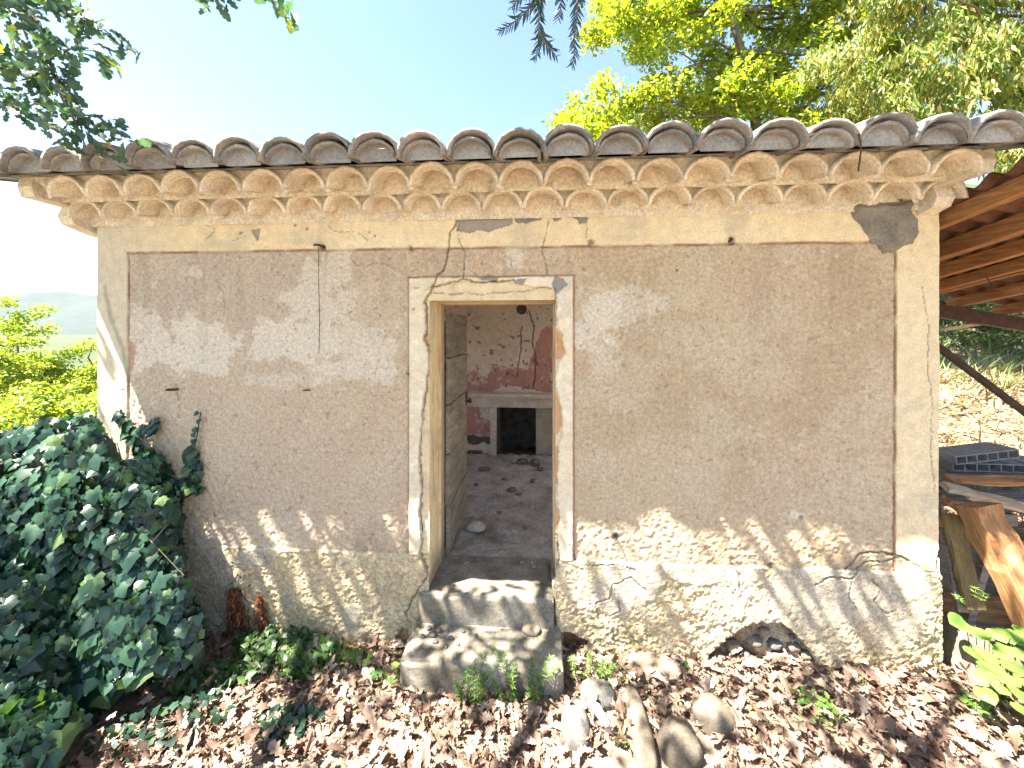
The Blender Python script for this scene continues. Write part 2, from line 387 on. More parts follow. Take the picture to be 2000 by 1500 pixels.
# snap grid lines to the doorway
def snap(g, v): g[np.argmin(abs(g-v))] = v
for v in (DL, DR): snap(gx, v)
for v in (DB, DT): snap(gz, v)
X, Z = np.meshgrid(gx, gz, indexing='ij')
W = lambda pts: [(lambda p: (p[0], p[2]))(at(a, b, 0)) for a, b in pts]
wx = X+.010*(fbm(X, Z, 28, 3, 21)-.5)*2; wz = Z+.010*(fbm(X, Z, 28, 3, 31)-.5)*2     # ragged coordinates for breaks
edge_n = .006*(fbm(X, Z, 6, 3, 51)-.5)
zone = np.zeros(X.shape, int)                                   # 0 limewash border
zone[(X > PL+edge_n) & (X < PR+edge_n) & (Z < PZ+edge_n) & (Z >= PT)] = 1   # roughcast
inS = (X > SL+edge_n) & (X < SR+edge_n) & (Z < ST+edge_n)
zone[inS & (Z >= PT)] = 2                                       # door surround
ptop = PT+.02*(fbm(X, Z, 3, 3, 61)-.5)
# at the right the border's plaster runs lower
zone[Z < ptop] = 3
D = np.zeros(X.shape)                                           # displacement, + = into the wall
C = np.zeros(X.shape+(3,))
def paint(mask, col): C[:] = C*(1-mask[..., None])+np.array(col)*mask[..., None]
big = fbm(X, Z, .9, 4, 5); mid = fbm(X, Z, 5, 5, 6); fine = fbm(X, Z, 30, 4, 7); vfine = fbm(X, Z, 75, 2, 8)
# border
C[:] = (.70, .56, .36)
paint(sstep(.35, .75, big)*.6, (.74, .63, .45))
paint(sstep(.55, .8, mid)*.5, (.47, .40, .30))
paint(sstep(-2.3, -3.1, X)*.55, (.46, .43, .37))
D += .004*(mid-.5)+.0025*(fine-.5)+.02*(fbm(X, Z, .6, 2, 41)-.5)
# grime stains running down the left corner
m = sstep(.03, .0, poly_dist(wx, wz, W([(205, 560), (215, 620), (240, 680), (252, 760)])))*(zone == 0)
paint(m*.8, (.30, .28, .21))
# roughcast
f1 = zone == 1
rc = np.stack([.505+.0*X, .38+.0*X, .262+.0*X], -1)
C[f1] = rc[f1]
paint(f1*sstep(.42, .60, fbm(X, Z, 1.4, 4, 12))*.8, (.53, .415, .28))
paint(f1*sstep(0, -2.2, X)*.4, (.53, .43, .335)); paint(f1*sstep(-.3, -2.6, X)*sstep(1.5, 2.6, Z)*.5, (.43, .36, .32))  # lens flare put into the colour: paler to the left, greyer at upper left
paint(f1*sstep(.48, .62, fbm(X, Z, 2.0, 5, 13))*sstep(0, .6, X)*.5, (.42, .305, .185))
paint(f1*sstep(.50, .62, fbm(X, Z, 3.6, 5, 14))*.5, (.54, .44, .32))
def blob(cx, cy, rx, rz, thr=.0, seed=0, sc=7, amp=1.1, wid=.35):
    p = at(cx, cy, 0); r = np.hypot((X-p[0])/rx, (Z-p[2])/rz)
    return sstep(.0, wid, 1-r-thr+amp*(fbm(X, Z, sc, 6, 70+seed, .62)-.5))
pale = np.zeros(X.shape)
for i, (cx, cy, rx, rz, k) in enumerate([(350, 690, .24, .24, 1), (430, 690, .22, .16, .9), (610, 580, .16, .22, .75), (560, 665, .34, .13, .9), (690, 680, .2, .16, .6),
                      (640, 720, .15, .12, .8), (735, 700, .14, .13, .75), (300, 560, .05, .06, .6), (665, 560, .1, .2, .6), (1165, 640, .13, .22, .9), (1210, 600, .2, .12, .7),
                      (380, 530, .04, .04, .7), (530, 740, .2, .07, .5), (1190, 710, .08, .16, .5), (1565, 1008, .05, .03, .9), (270, 640, .08, .14, .6), (1270, 590, .22, .08, .5), (620, 745, .09, .08, .7), (1000, 505, .05, .08, .8)]):
    pale = np.maximum(pale, k*blob(cx, cy, rx*1.35, rz*1.25, .12, i, 6.5, 2.6, .22))
pale *= f1
paint(pale*.85, (.66, .58, .48))
# pebbly spatter of the roughcast
sp = fbm(X, Z, 55, 2, 80)
D += f1*(.005+(.009*(sp-.5)+.006*(vfine-.5)+.005*(fine-.5))*(1-.75*pale)-.002*pale)
paint(f1*sstep(.77, .82, fbm(X, Z, 38, 2, 28))*.5, (.24, .175, .125)); paint(f1*sstep(.72, .78, fbm(X, Z, 21, 3, 29))*.4, (.62, .53, .42))
paint(f1*sstep(.55, .68, fbm(X*9, Z, 1.2, 4, 30))*sstep(1.6, 2.7, Z)*.28, (.34, .25, .18))
# brown stains low on the roughcast, at the foot
paint(f1*sstep(.95, .62, Z)*sstep(.4, .65, fbm(X, Z, 2.2, 4, 15))*.5, (.26, .185, .12))
paint(f1*blob(235+20, 700, .05, .14, .1, 33)*.7, (.45, .22, .14))
# thin reddish scored line where border meets roughcast
eb = np.minimum(np.minimum(abs(X-PL-edge_n), abs(X-PR-edge_n)), abs(Z-PZ-edge_n))
ln = sstep(.011, .004, eb)*(X > PL-.012)*(X < PR+.012)*(Z < PZ+.012)*(Z > PT)
paint(ln*(.35+.6*sstep(.3, .6, fbm(X, Z, 9, 3, 90))), (.25, .13, .085)); D += ln*.006
# door surround
f2 = zone == 2
paint(f2*1.0, (.68, .57, .41))
paint(f2*sstep(.45, .7, mid)*.6, (.73, .64, .50))
paint(f2*sstep(.6, .75, fbm(X, Z, 8, 4, 16))*.5, (.50, .45, .38))
D += f2*(-.012+.005*(fine-.5))
es = np.minimum(np.minimum(abs(X-SL-edge_n), abs(X-SR-edge_n)), abs(Z-ST-edge_n))
ln = sstep(.010, .004, es)*(X > SL-.012)*(X < SR+.012)*(Z < ST+.012)*(Z > PT)
paint(ln*.75, (.33, .15, .10)); D += ln*.004
# plaster fallen away along the inner edge of the surround: yellow coat and brick behind it
left_in = W([(862, 580), (850, 575), (848, 558), (838, 575), (828, 592), (833, 640), (829, 660), (838, 690), (838, 720), (831, 760), (826, 800), (826, 850), (820, 900), (824, 960), (820, 1010), (826, 1045), (820, 1080), (836, 1120), (862, 1110)])
top_in = W([(838, 598), (846, 566), (852, 557), (880, 557), (905, 548), (940, 550), (985, 548), (1000, 553), (1035, 560), (1060, 560), (1083, 566), (1090, 600)])
right_in = W([(1083, 590), (1090, 640), (1099, 655), (1102, 690), (1090, 710), (1084, 740), (1088, 765), (1097, 800), (1098, 830), (1091, 880), (1088, 950), (1092, 1010), (1088, 1050), (1090, 1090), (1079, 1140), (1070, 1140), (1070, 590)])
inner = in_poly(wx, wz, left_in) | in_poly(wx, wz, top_in) | in_poly(wx, wz, right_in)
inner &= (zone == 2) | (inS & (Z > .45))
paint(inner*1.0, (.66, .53, .34))
paint(inner*sstep(.5, .7, fbm(X, Z, 12, 4, 17))*.6, (.54, .43, .31))
D += inner*.022
for pts in ([(1086, 645), (1099, 655), (1102, 690), (1086, 705)], [(1085, 760), (1096, 800), (1098, 830), (1088, 850), (1080, 850)], [(1083, 980), (1094, 1010), (1089, 1050), (1080, 1060)],
            [(829, 650), (838, 655), (838, 690), (832, 672)], [(1084, 870), (1091, 880), (1089, 940), (1083, 950)]):
    m = in_poly(wx, wz, W(pts)); paint(m*.7, (.55, .24, .11)); D += m*.008
m = sstep(.012, .0, poly_dist(wx, wz, W([(900, 572), (985, 575)])))*inner
# plinth: rough pebble dash, smoother grey coat in places
f3 = zone == 3
paint(f3*1.0, (.58, .455, .28))
paint(f3*sstep(.35, .7, fbm(X, Z, 6, 4, 18))*.7, (.66, .54, .36))
paint(f3*sstep(.5, .75, fbm(X, Z, 3, 4, 19))*.5, (.45, .35, .22))
pit = sstep(.52, .34, fbm(wx, wz, 44, 4, 20, .65))*sstep(.36, .56, fbm(X, Z, 3.5, 3, 27))+.5*sstep(.5, .38, fbm(wx, wz, 85, 2, 28))*sstep(.56, .36, fbm(X, Z, 3.5, 3, 27))
smooth_pl = np.zeros(X.shape)
for i, (cx, cy, rx, rz, k) in enumerate([(390, 1160, .26, .14, 1), (400, 1090, .2, .07, .8), (500, 1088, .14, .05, 1), (1220, 1135, .24, .11, 1), (1210, 1170, .16, .12, .9), (1350, 1120, .3, .06, .9),
                                        (1600, 1150, .34, .16, .9), (1670, 1130, .28, .13, 1), (1760, 1200, .15, .2, .6), (690, 1195, .06, .06, .9), (560, 1170, .04, .05, .9), (1440, 1170, .12, .1, .6), (1550, 1230, .18, .08, .5)]):
    smooth_pl = np.maximum(smooth_pl, k*blob(cx, cy, rx*1.55, rz*1.5, .1, 40+i, 5, 1.6, .2))
smooth_pl *= f3
paint(smooth_pl*.9, (.43, .375, .295))
paint(smooth_pl*sstep(.5, .7, mid)*.5, (.54, .47, .37))
rough_pl = f3*(1-smooth_pl)
D += f3*(-.010)+rough_pl*(.010*pit+.016*(fbm(X, Z, 14, 4, 22)-.5)+.007*(vfine-.5))+smooth_pl*(-.004+.004*(fine-.5))
D += f3*.035*(fbm(X, Z, 2.2, 3, 23)-.5)*sstep(PT, .2, Z)
paint(rough_pl*np.clip(pit, 0, 1)*.3, (.36, .27, .16))
# damp mossy foot
paint(f3*sstep(.35, .05, Z)*sstep(.4, .65, fbm(X, Z, 4, 4, 24))*.6, (.22, .185, .10))
# cavity where the plinth has broken away at the foot, right
cav = in_poly(wx, wz, W([(1375, 1292), (1395, 1270), (1425, 1240), (1450, 1222), (1480, 1214), (1525, 1216), (1545, 1232), (1570, 1255), (1590, 1282), (1600, 1310), (1370, 1310)]))
cavs = cav*1.0
paint(cavs, (.30, .215, .135)); paint(cavs*sstep(.45, .60, fbm(X, Z, 13, 4, 25)), (.45, .37, .26)); D += cavs*(.075+.09*(fbm(X, Z, 13, 4, 26)-.5)+.02*(vfine-.5))
cav2 = in_poly(wx, wz, W([(630, 1285), (645, 1262), (665, 1250), (690, 1262), (700, 1290)])); D += cav2*.09; paint(cav2*1.0, (.10, .08, .06))
cav3 = in_poly(wx, wz, W([(1085, 1235), (1110, 1235), (1150, 1252), (1158, 1268), (1110, 1275), (1085, 1270)])); D += cav3*.07; paint(cav3*1.0, (.30, .16, .09))
cav4 = in_poly(wx, wz, W([(755, 1262), (790, 1225), (800, 1240), (785, 1275)])); D += cav4*.03; paint(cav4*1.0, (.42, .25, .13))
# fallen plaster patches under the cornice
for i, pts in enumerate([[(893, 420), (925, 415), (955, 420), (1000, 417), (1002, 435), (975, 446), (955, 452), (935, 448), (915, 455), (893, 448)], [(1003, 418), (1058, 416), (1058, 428), (1030, 435), (1008, 432)],
                         [(1070, 413), (1098, 412), (1098, 425), (1082, 432)], [(1118, 418), (1155, 415), (1145, 436), (1130, 436)], [(490, 448), (510, 445), (505, 472), (495, 460)],
                         [(1085, 538), (1100, 545), (1110, 555), (1098, 563), (1088, 575), (1078, 556)], [(935, 545), (955, 535), (975, 545), (965, 552)], [(1000, 545), (1030, 545), (1022, 556), (1003, 553)]]):
    m = in_poly(wx, wz, W(pts)); paint(m*.95, [(.30, .265, .225), (.27, .24, .215)][i % 2]); D += m*.012
# cracks: (points, half width, depth)
cr = [([(895, 418), (888, 440), (879, 455), (878, 480), (873, 505), (868, 525), (855, 535), (848, 552), (843, 565), (828, 590)], .0060, .02),
      ([(892, 442), (897, 468), (908, 490), (907, 515), (905, 545)], .0035, .010), ([(1072, 428), (1066, 460), (1058, 490), (1066, 515), (1070, 535)], .0032, .008),
      ([(1145, 438), (1144, 465), (1150, 480)], .0028, .006), ([(985, 500), (998, 505), (1000, 525)], .0028, .006),
      ([(845, 560), (865, 555), (890, 550), (905, 543), (920, 549), (950, 552), (975, 550), (1000, 547)], .0055, .018),
      ([(848, 570), (880, 575), (910, 572), (940, 575), (985, 570), (1020, 568), (1045, 564), (1065, 560), (1085, 564), (1087, 600), (1083, 640)], .0035, .010),
      ([(798, 562), (830, 565), (843, 562)], .0025, .006), ([(830, 592), (833, 640), (829, 660), (838, 690), (837, 725), (826, 800), (820, 900), (824, 960), (820, 1010), (826, 1045), (820, 1080), (836, 1122), (822, 1145), (805, 1172), (793, 1198), (800, 1215)], .0055, .018),
      ([(1087, 1045), (1092, 1090), (1081, 1130), (1082, 1190), (1088, 1240)], .0065, .02),
      ([(470, 1120), (460, 1135), (440, 1145)], .004, .01), ([(345, 765), (350, 790), (348, 815)], .0030, .008), ([(521, 1085), (523, 1105), (518, 1120)], .0028, .006),
      ([(425, 550), (435, 570), (440, 600)], .0025, .005), ([(690, 515), (712, 522), (735, 512), (760, 518), (775, 530)], .0025, .005), ([(560, 545), (575, 555), (600, 548)], .0022, .004),
      ([(1112, 1060), (1118, 1080), (1130, 1100), (1165, 1102), (1200, 1100), (1240, 1110)], .0035, .009), ([(1165, 1195), (1162, 1175), (1190, 1165), (1195, 1140), (1230, 1125), (1260, 1150)], .0035, .010),
      ([(1441, 1150), (1443, 1120), (1425, 1095), (1445, 1085)], .0035, .009), ([(1436, 1088), (1470, 1085), (1490, 1090)], .0025, .006), ([(1590, 1140), (1620, 1125), (1660, 1130), (1690, 1100), (1720, 1098), (1760, 1090), (1780, 1095)], .0045, .016),
      ([(1650, 1115), (1672, 1100), (1680, 1082), (1720, 1080), (1752, 1086), (1780, 1098)], .0055, .020), ([(1660, 1135), (1655, 1160), (1670, 1185)], .003, .008), ([(1700, 1130), (1720, 1150), (1700, 1170), (1728, 1195), (1745, 1190)], .0035, .010),
      ([(1445, 1225), (1452, 1190), (1460, 1165)], .0025, .006), ([(1230, 1235), (1250, 1262)], .003, .008), ([(1838, 1070), (1830, 1110), (1835, 1140)], .004, .012), ([(1205, 1165), (1210, 1190), (1190, 1200)], .003, .008),
      ([(1800, 560), (1815, 640), (1812, 720), (1822, 800), (1818, 880), (1828, 960)], .0032, .005), ([(1785, 1100), (1810, 1118), (1838, 1120)], .003, .008),
      ([(640, 440), (655, 452), (700, 455), (720, 470)], .0022, .005), ([(405, 440), (420, 450), (400, 470)], .0025, .006), ([(480, 462), (455, 470)], .0022, .004)]
for i, (pts, hw, dp) in enumerate(cr):
    P = W(pts); d = poly_dist(wx+.006*(fbm(X, Z, 60, 2, 120)-.5), wz+.006*(fbm(X, Z, 60, 2, 121)-.5), P)
    m = sstep(hw*1.25, hw*.55, d); D += m*dp; paint(m*.65, (.12, .095, .07))
    D -= sstep(.03, .0, d)*.0025
# a hairline net of crazing on the border and the smooth plinth coat
v1 = abs(fbm(X, Z, 3.1, 4, 130)-.5); m = sstep(.006, .002, v1)*((zone == 0)*.5+smooth_pl*.9)*sstep(.45, .6, fbm(X, Z, 1.1, 2, 131)); D += m*.004; paint(m*.45, (.22, .17, .12))
# holes and spots
for i, (cx, cy, r, dp) in enumerate([(1203, 1048, .022, .03), (732, 460, .012, .01), (803, 484, .016, .015), (1154, 474, .026, .02), (1430, 470, .028, .025), (808, 604, .013, .004), (796, 730, .016, .008), (1323, 527, .012, .012), (240, 762, .012, .005),
                                     (722, 455, .008, .008), (475, 1125, .012, .02), (488, 1143, .012, .02), (1505, 1105, .02, .012), (630, 484, .022, .02), (575, 440, .012, .01), (600, 448, .01, .01), (470, 455, .014, .01), (1565, 1010, .02, -.002)]):
    p = at(cx, cy, 0); d = np.hypot(wx-p[0], wz-p[2]); m = sstep(r, r*.6, d); D += m*dp; paint(m*.7, (.16, .115, .085))
# wobble of the free edges
XX = X+.012*(fbm(Z, X*0, 5, 4, 140)-.5)*(sstep(.06, 0, X-WL)+sstep(.06, 0, WR-X))+sstep(.9, .1, Z)*.02*sstep(.3, 0, WR-X)
V = np.stack([XX, D, Z], -1).reshape(-1, 3); Cc = np.clip(C, .01, .9).reshape(-1, 3)
L = grid_loops(len(gx), len(gz))[:, ::1]
xc = (X[:-1, :-1]+X[1:, 1:])/2; zc = (Z[:-1, :-1]+Z[1:, 1:])/2
hole = ((xc > DL) & (xc < DR) & (zc > -.2) & (zc < DT)).ravel()
zf = zone[:-1, :-1].copy(); zf = zf.ravel()
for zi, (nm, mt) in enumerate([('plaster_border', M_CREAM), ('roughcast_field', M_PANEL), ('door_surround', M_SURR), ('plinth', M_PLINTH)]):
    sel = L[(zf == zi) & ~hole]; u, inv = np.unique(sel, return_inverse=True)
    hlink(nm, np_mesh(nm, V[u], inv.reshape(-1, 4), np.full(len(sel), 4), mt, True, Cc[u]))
# wall body behind the render, returns
def wall_boxes(parts, name, mat=M_SIDE):
    mb = MB()
    for lo, hi in parts: mb.box(lo, hi)
    return hb(mb, name, mat)
wall_boxes([((WL+.004, .17, -.2), (DL-.03, .40, 3.0)), ((DR+.03, .17, -.2), (WR-.004, .40, 3.0)), ((DL-.03, .17, DT+.03), (DR+.03, .40, 3.0))], 'front_wall_core')
def skirt(pts_a, name, mat, colr, depth=.18):
    pa = np.array(pts_a); pb = pa.copy(); pb[:, 1] = depth
    v = np.concatenate([pa, pb]); n = len(pa); i = np.arange(n-1)
    lp = np.stack([i, i+1, i+1+n, i+n], 1)
    hlink(name, np_mesh(name, v, lp, np.full(n-1, 4), mat, True, np.tile(colr, (2*n, 1))))
G = V.reshape(len(gx), len(gz), 3)
skirt(G[0], 'wall_edge', M_CREAM, (.45, .42, .35)); skirt(G[-1], 'wall_edge', M_CREAM, (.45, .38, .28))
# reveals of the doorway: dense sheets with worn limewash
def reveal(name, P, colfn, mat=M_SURR):
    n0, n1 = P.shape[:2]; lp = grid_loops(n0, n1); Vv = P.reshape(-1, 3)
    hlink(name, np_mesh(name, Vv, lp, np.full(len(lp), 4), mat, True, colfn(P).reshape(-1, 3)))
def jamb_col(P):
    y = P[..., 1]; z = P[..., 2]; c = np.empty(P.shape); c[:] = (.70, .56, .33)
    def pt(m, cc): c[:] = c*(1-m[..., None])+np.array(cc)*m[..., None]
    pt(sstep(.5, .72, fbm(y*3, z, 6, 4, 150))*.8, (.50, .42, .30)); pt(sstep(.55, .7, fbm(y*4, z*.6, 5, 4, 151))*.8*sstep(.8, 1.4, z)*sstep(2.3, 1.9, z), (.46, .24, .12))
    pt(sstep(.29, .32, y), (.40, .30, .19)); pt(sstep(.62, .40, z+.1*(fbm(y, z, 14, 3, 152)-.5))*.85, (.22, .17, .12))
    return c
yy = np.linspace(-.012, .40, 60); zz = np.linspace(DB-.01, DT+.01, 300)
Yj, Zj = np.meshgrid(yy, zz, indexing='ij')
disp = .006*(fbm(Yj*3, Zj, 9, 4, 153)-.5)+.012*sstep(.28, .30, Yj)
hollow = sstep(.06, .0, Yj+.03*(fbm(Zj, Zj*0, 5, 3, 154)-.5))*.012
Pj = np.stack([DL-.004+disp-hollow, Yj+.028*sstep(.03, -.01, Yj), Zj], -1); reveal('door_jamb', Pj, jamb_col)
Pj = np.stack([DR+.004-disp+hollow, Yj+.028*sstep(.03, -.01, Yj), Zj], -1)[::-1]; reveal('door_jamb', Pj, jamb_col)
xx = np.linspace(DL-.01, DR+.01, 130); Xj, Yj2 = np.meshgrid(xx, yy, indexing='ij')
Pj = np.stack([Xj, Yj2+.028*sstep(.03, -.01, Yj2), DT+.004-.006*(fbm(Xj, Yj2*3, 9, 4, 155)-.5)-.014*sstep(.28, .30, Yj2)], -1)
def lint_col(P):
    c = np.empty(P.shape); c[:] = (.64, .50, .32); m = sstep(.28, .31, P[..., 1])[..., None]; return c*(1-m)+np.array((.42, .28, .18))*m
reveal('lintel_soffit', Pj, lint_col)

# cement patch at the upper right
pp = W([(1662, 402), (1690, 400), (1725, 398), (1755, 395), (1760, 388), (1778, 388), (1785, 400), (1778, 415), (1790, 430), (1793, 455), (1780, 475), (1760, 478), (1745, 492), (1728, 494), (1715, 480), (1700, 470), (1690, 450), (1675, 432), (1662, 418)])
px_ = np.array(pp); lo = px_.min(0)-.03; hi = px_.max(0)+.03
qx = np.arange(lo[0], hi[0], .006); qz = np.arange(lo[1], hi[1], .006); QX, QZ = np.meshgrid(qx, qz, indexing='ij')
wqx = QX+.02*(fbm(QX, QZ, 20, 3, 160)-.5); wqz = QZ+.02*(fbm(QX, QZ, 20, 3, 161)-.5)
ins = in_poly(wqx, wqz, pp); dd = poly_dist(wqx, wqz, pp+pp[:1])*np.where(ins, 1, -1)
hgt = .004+.026*sstep(-.004, .03, dd)+.022*(fbm(QX, QZ, 9, 4, 162)-.5)*sstep(0, .04, dd)-.03*sstep(.035, 0, np.hypot(QX-at(1735, 450)[0], (QZ-at(1735, 450)[2])*.4))
PV = np.stack([QX, np.where(dd > -.008, -hgt, .03), QZ], -1).reshape(-1, 3); pl_ = grid_loops(len(qx), len(qz))
keep = (dd > -.014).ravel()[pl_].all(1); pl_ = pl_[keep]; u, inv = np.unique(pl_, return_inverse=True)
o = hlink('cement_patch', np_mesh('cement_patch', PV[u], inv.reshape(-1, 4), np.full(len(pl_), 4), M_PATCH, True)); o['label'] = 'grey cement patch smeared on the upper right corner'

# other walls, ceiling, floor
IY = 2.92                                                        # inner face of the back wall
CEIL = 2.78
wall_boxes([((WL+.004, .40, -5), (WL+.40, .65, 2.5)), ((WL+.004, 2.35, -5), (WL+.40, 3.4, 2.5)), ((WL+.004, .65, -5), (WL+.40, 2.35, 1.0))], 'side_wall')  # unseen gap in the left wall, added to let daylight into the room
def gable(x0, x1, y0, y1, z0):
    t = lambda y: 3.03+.287*(y+.555)-.09
    mb = MB(); mb.add([(x0, y0, z0), (x1, y0, z0), (x1, y1, z0), (x0, y1, z0), (x0, y0, t(y0)), (x1, y0, t(y0)), (x1, y1, t(y1)), (x0, y1, t(y1))], [(0, 3, 2, 1), (4, 5, 6, 7), (0, 1, 5, 4), (1, 2, 6, 5), (2, 3, 7, 6), (3, 0, 4, 7)]); return mb
hb(gable(WR-.40, WR-.004, .40, 3.4, 2.4), 'side_wall', M_SIDE); wall_boxes([((WR-.40, .40, -.3), (WR-.004, 1.55, 2.4)), ((WR-.40, 2.55, -.3), (WR-.004, 3.4, 2.4)), ((WR-.40, 1.55, -.3), (WR-.004, 2.55, .36))], 'side_wall'); hb(gable(WL+.004, WL+.40, .40, 3.4, 2.5), 'side_wall', M_SIDE)  # right wall has an unseen opening towards the shed, added to light the room
wall_boxes([((WL+.40, IY+.03, -3), (-.58, IY+.45, 3.9)), ((.31, IY+.03, -3), (WR-.40, IY+.45, 3.9)), ((-.58, IY+.03, 1.10), (.31, IY+.45, 3.9))], 'back_wall')
mb = MB()
for k in range(16):
    y_ = .405+k*.157; mb.box((WL+.40, y_, CEIL), (.35 if .75 < y_ < 2.6 else WR-.40, y_+.151, CEIL+.03))       # boards left out on the right: unseen opening added to light the room
hb(mb, 'ceiling', mat_wood('ceiling_board', (.20, .16, .12), (.36, .31, .25), (.5, 6, 6)))
fx = np.linspace(WL+.40, WR-.40, 220); fy = np.linspace(.30, IY+.03, 130); FX, FY = np.meshgrid(fx, fy, indexing='ij')
FZ = DB-.012+.020*(fbm(FX, FY, 6, 5, 170)-.5)+.03*sstep(IY-.35, IY, FY)*fbm(FX, FY, 9, 3, 171)+.014*sstep(.6, .75, fbm(FX, FY, 20, 2, 172))
fl_ = grid_loops(220, 130); hlink('floor', np_mesh('floor', np.stack([FX, FY, FZ], -1).reshape(-1, 3), fl_, np.full(len(fl_), 4), M_FLOOR, True))
# inner face of the back wall with peeling paint
bx = np.arange(-1.6, 1.0, .011); bz = np.arange(.33, CEIL, .011); BX, BZ = np.meshgrid(bx, bz, indexing='ij')
wbx = BX+.05*(fbm(BX, BZ, 9, 4, 180)-.5); wbz = BZ+.10*(fbm(BX, BZ, 7, 5, 181)-.5)
Wb = lambda pts: [(lambda p: (p[0], p[2]))(at(a, b, IY)) for a, b in pts]
red = in_poly(wbx, wbz, Wb([(905, 780), (912, 735), (930, 725), (955, 738), (960, 710), (985, 715), (1030, 722), (1040, 695), (1055, 650), (1075, 630), (1110, 610), (1110, 765), (1080, 768), (990, 752), (960, 768), (930, 760), (915, 790)])) | in_poly(wbx, wbz, Wb([(908, 795), (935, 790), (940, 812), (965, 825), (975, 850), (900, 852), (900, 820)]))
BC = np.empty(BX.shape+(3,)); BC[:] = (.60, .49, .42)
def bpaint(m, c): BC[:] = BC*(1-m[..., None])+np.array(c)*m[..., None]
bpaint(sstep(.4, .7, fbm(BX, BZ, 2, 4, 182))*.5, (.45, .375, .31)); bpaint(red*1.0, (.42, .215, .185)); bpaint(red*sstep(.62, .7, fbm(BX, BZ, 16, 3, 183)), (.50, .38, .32))
spots = sstep(.70, .76, fbm(BX, BZ, 17, 3, 184)); bpaint(spots*.85*(BZ > 1.3), (.15, .12, .11))
blk = in_poly(wbx, wbz, Wb([(905, 852), (968, 852), (965, 868), (915, 866)])) | in_poly(wbx, wbz, Wb([(900, 880), (940, 878), (945, 886), (900, 888)])); bpaint(blk*.9, (.05, .04, .04))
BD = .008*(fbm(BX, BZ, 10, 3, 185)-.5)+red*.006+spots*.008
for pts in ([(1035, 610), (1042, 640), (1040, 680), (1047, 700), (1042, 760)], [(1020, 640), (1016, 690), (1012, 720)]):
    d = poly_dist(wbx, wbz, Wb(pts)); m = sstep(.012, .005, d); bpaint(m*.8, (.12, .09, .08)); BD += m*.015
inO = in_poly(BX, BZ, [(-.60, .2), (-.60, 1.09), (.33, 1.09), (.33, .2)])
bpl = grid_loops(len(bx), len(bz)); keep = ~inO.ravel()[bpl].any(1)
hlink('back_wall_plaster', np_mesh('back_wall_plaster', np.stack([BX, IY+BD, BZ], -1).reshape(-1, 3), bpl[keep], np.full(keep.sum(), 4), M_IN, True, BC.reshape(-1, 3)))
# fireplace
fp = empty('fireplace', (.3, 0, 0)); fp.parent = house
tmp = MB().box((-.60, IY-.01, .34), (-.56, IY+.42, 1.12)).box((.29, IY-.01, .34), (.33, IY+.42, 1.12)).box((-.62, IY+.40, .3), (.35, IY+.43, 1.2)).box((-.6, IY-.01, 1.08), (.33, IY+.42, 1.12)).box((-.6, IY-.005, .28), (.33, IY+.42, .375))
tmp.build('hearth', M_SOOT, fp)
tmp = MB().box((-.04, IY+.06, .34), (.29, IY+.40, 1.08), jit=.01); tmp.build('hearth_side', M_SIDE, fp)
M_MANT = mat_noise('mantel_paint', [(.3, (.42, .34, .28)), (.7, (.64, .55, .46))], 8, grain=60)
tmp = MB().box((-.98, IY-.19, 1.235), (.36, IY+.02, 1.275), jit=.004).box((-.95, IY-.155, 1.205), (.34, IY, 1.235)).box((-.93, IY-.12, 1.075), (.33, IY, 1.205), jit=.004); tmp.build('mantel', M_MANT, fp)
tmp = MB().box((-.69, IY-.06, .34), (-.60, IY, 1.075), jit=.006); tmp.build('jamb', M_MANT, fp)
tmp = MB().tube([(-.245, IY-.012, 2.455), (-.245, IY+.0, 2.455)], .075, 14); hb(tmp, 'flue_hole', M_SOOT)

# door leaf standing open inwards
door = empty('door', (DL+.035+.3, .40, DB)); door.parent = house
zs = [.02, .40, .80, 1.19, 1.56, 1.92]
for k in range(5):
    MB().box((-.017+random.uniform(-.003, .003), .005, zs[k]+.006), (.017, .72+random.uniform(-.004, .004), zs[k+1]-.005), jit=.003).build('plank', M_DOOR, door)
MB().box((-.042, .06, .1), (-.019, .15, 1.85)).build('batten', M_DOOR, door); MB().box((-.042, .56, .1), (-.019, .65, 1.85)).build('batten', M_DOOR, door)
MB().tube([(.017, .68, 1.10), (.045, .68, 1.10), (.052, .68, 1.10), (.066, .68, 1.10), (.070, .68, 1.10)], [.012, .010, .024, .024, .012], 12).build('knob', M_IRON, door, True)
MB().box((.017, .655, 1.06), (.021, .705, 1.19)).build('lock_plate', M_IRON, door)

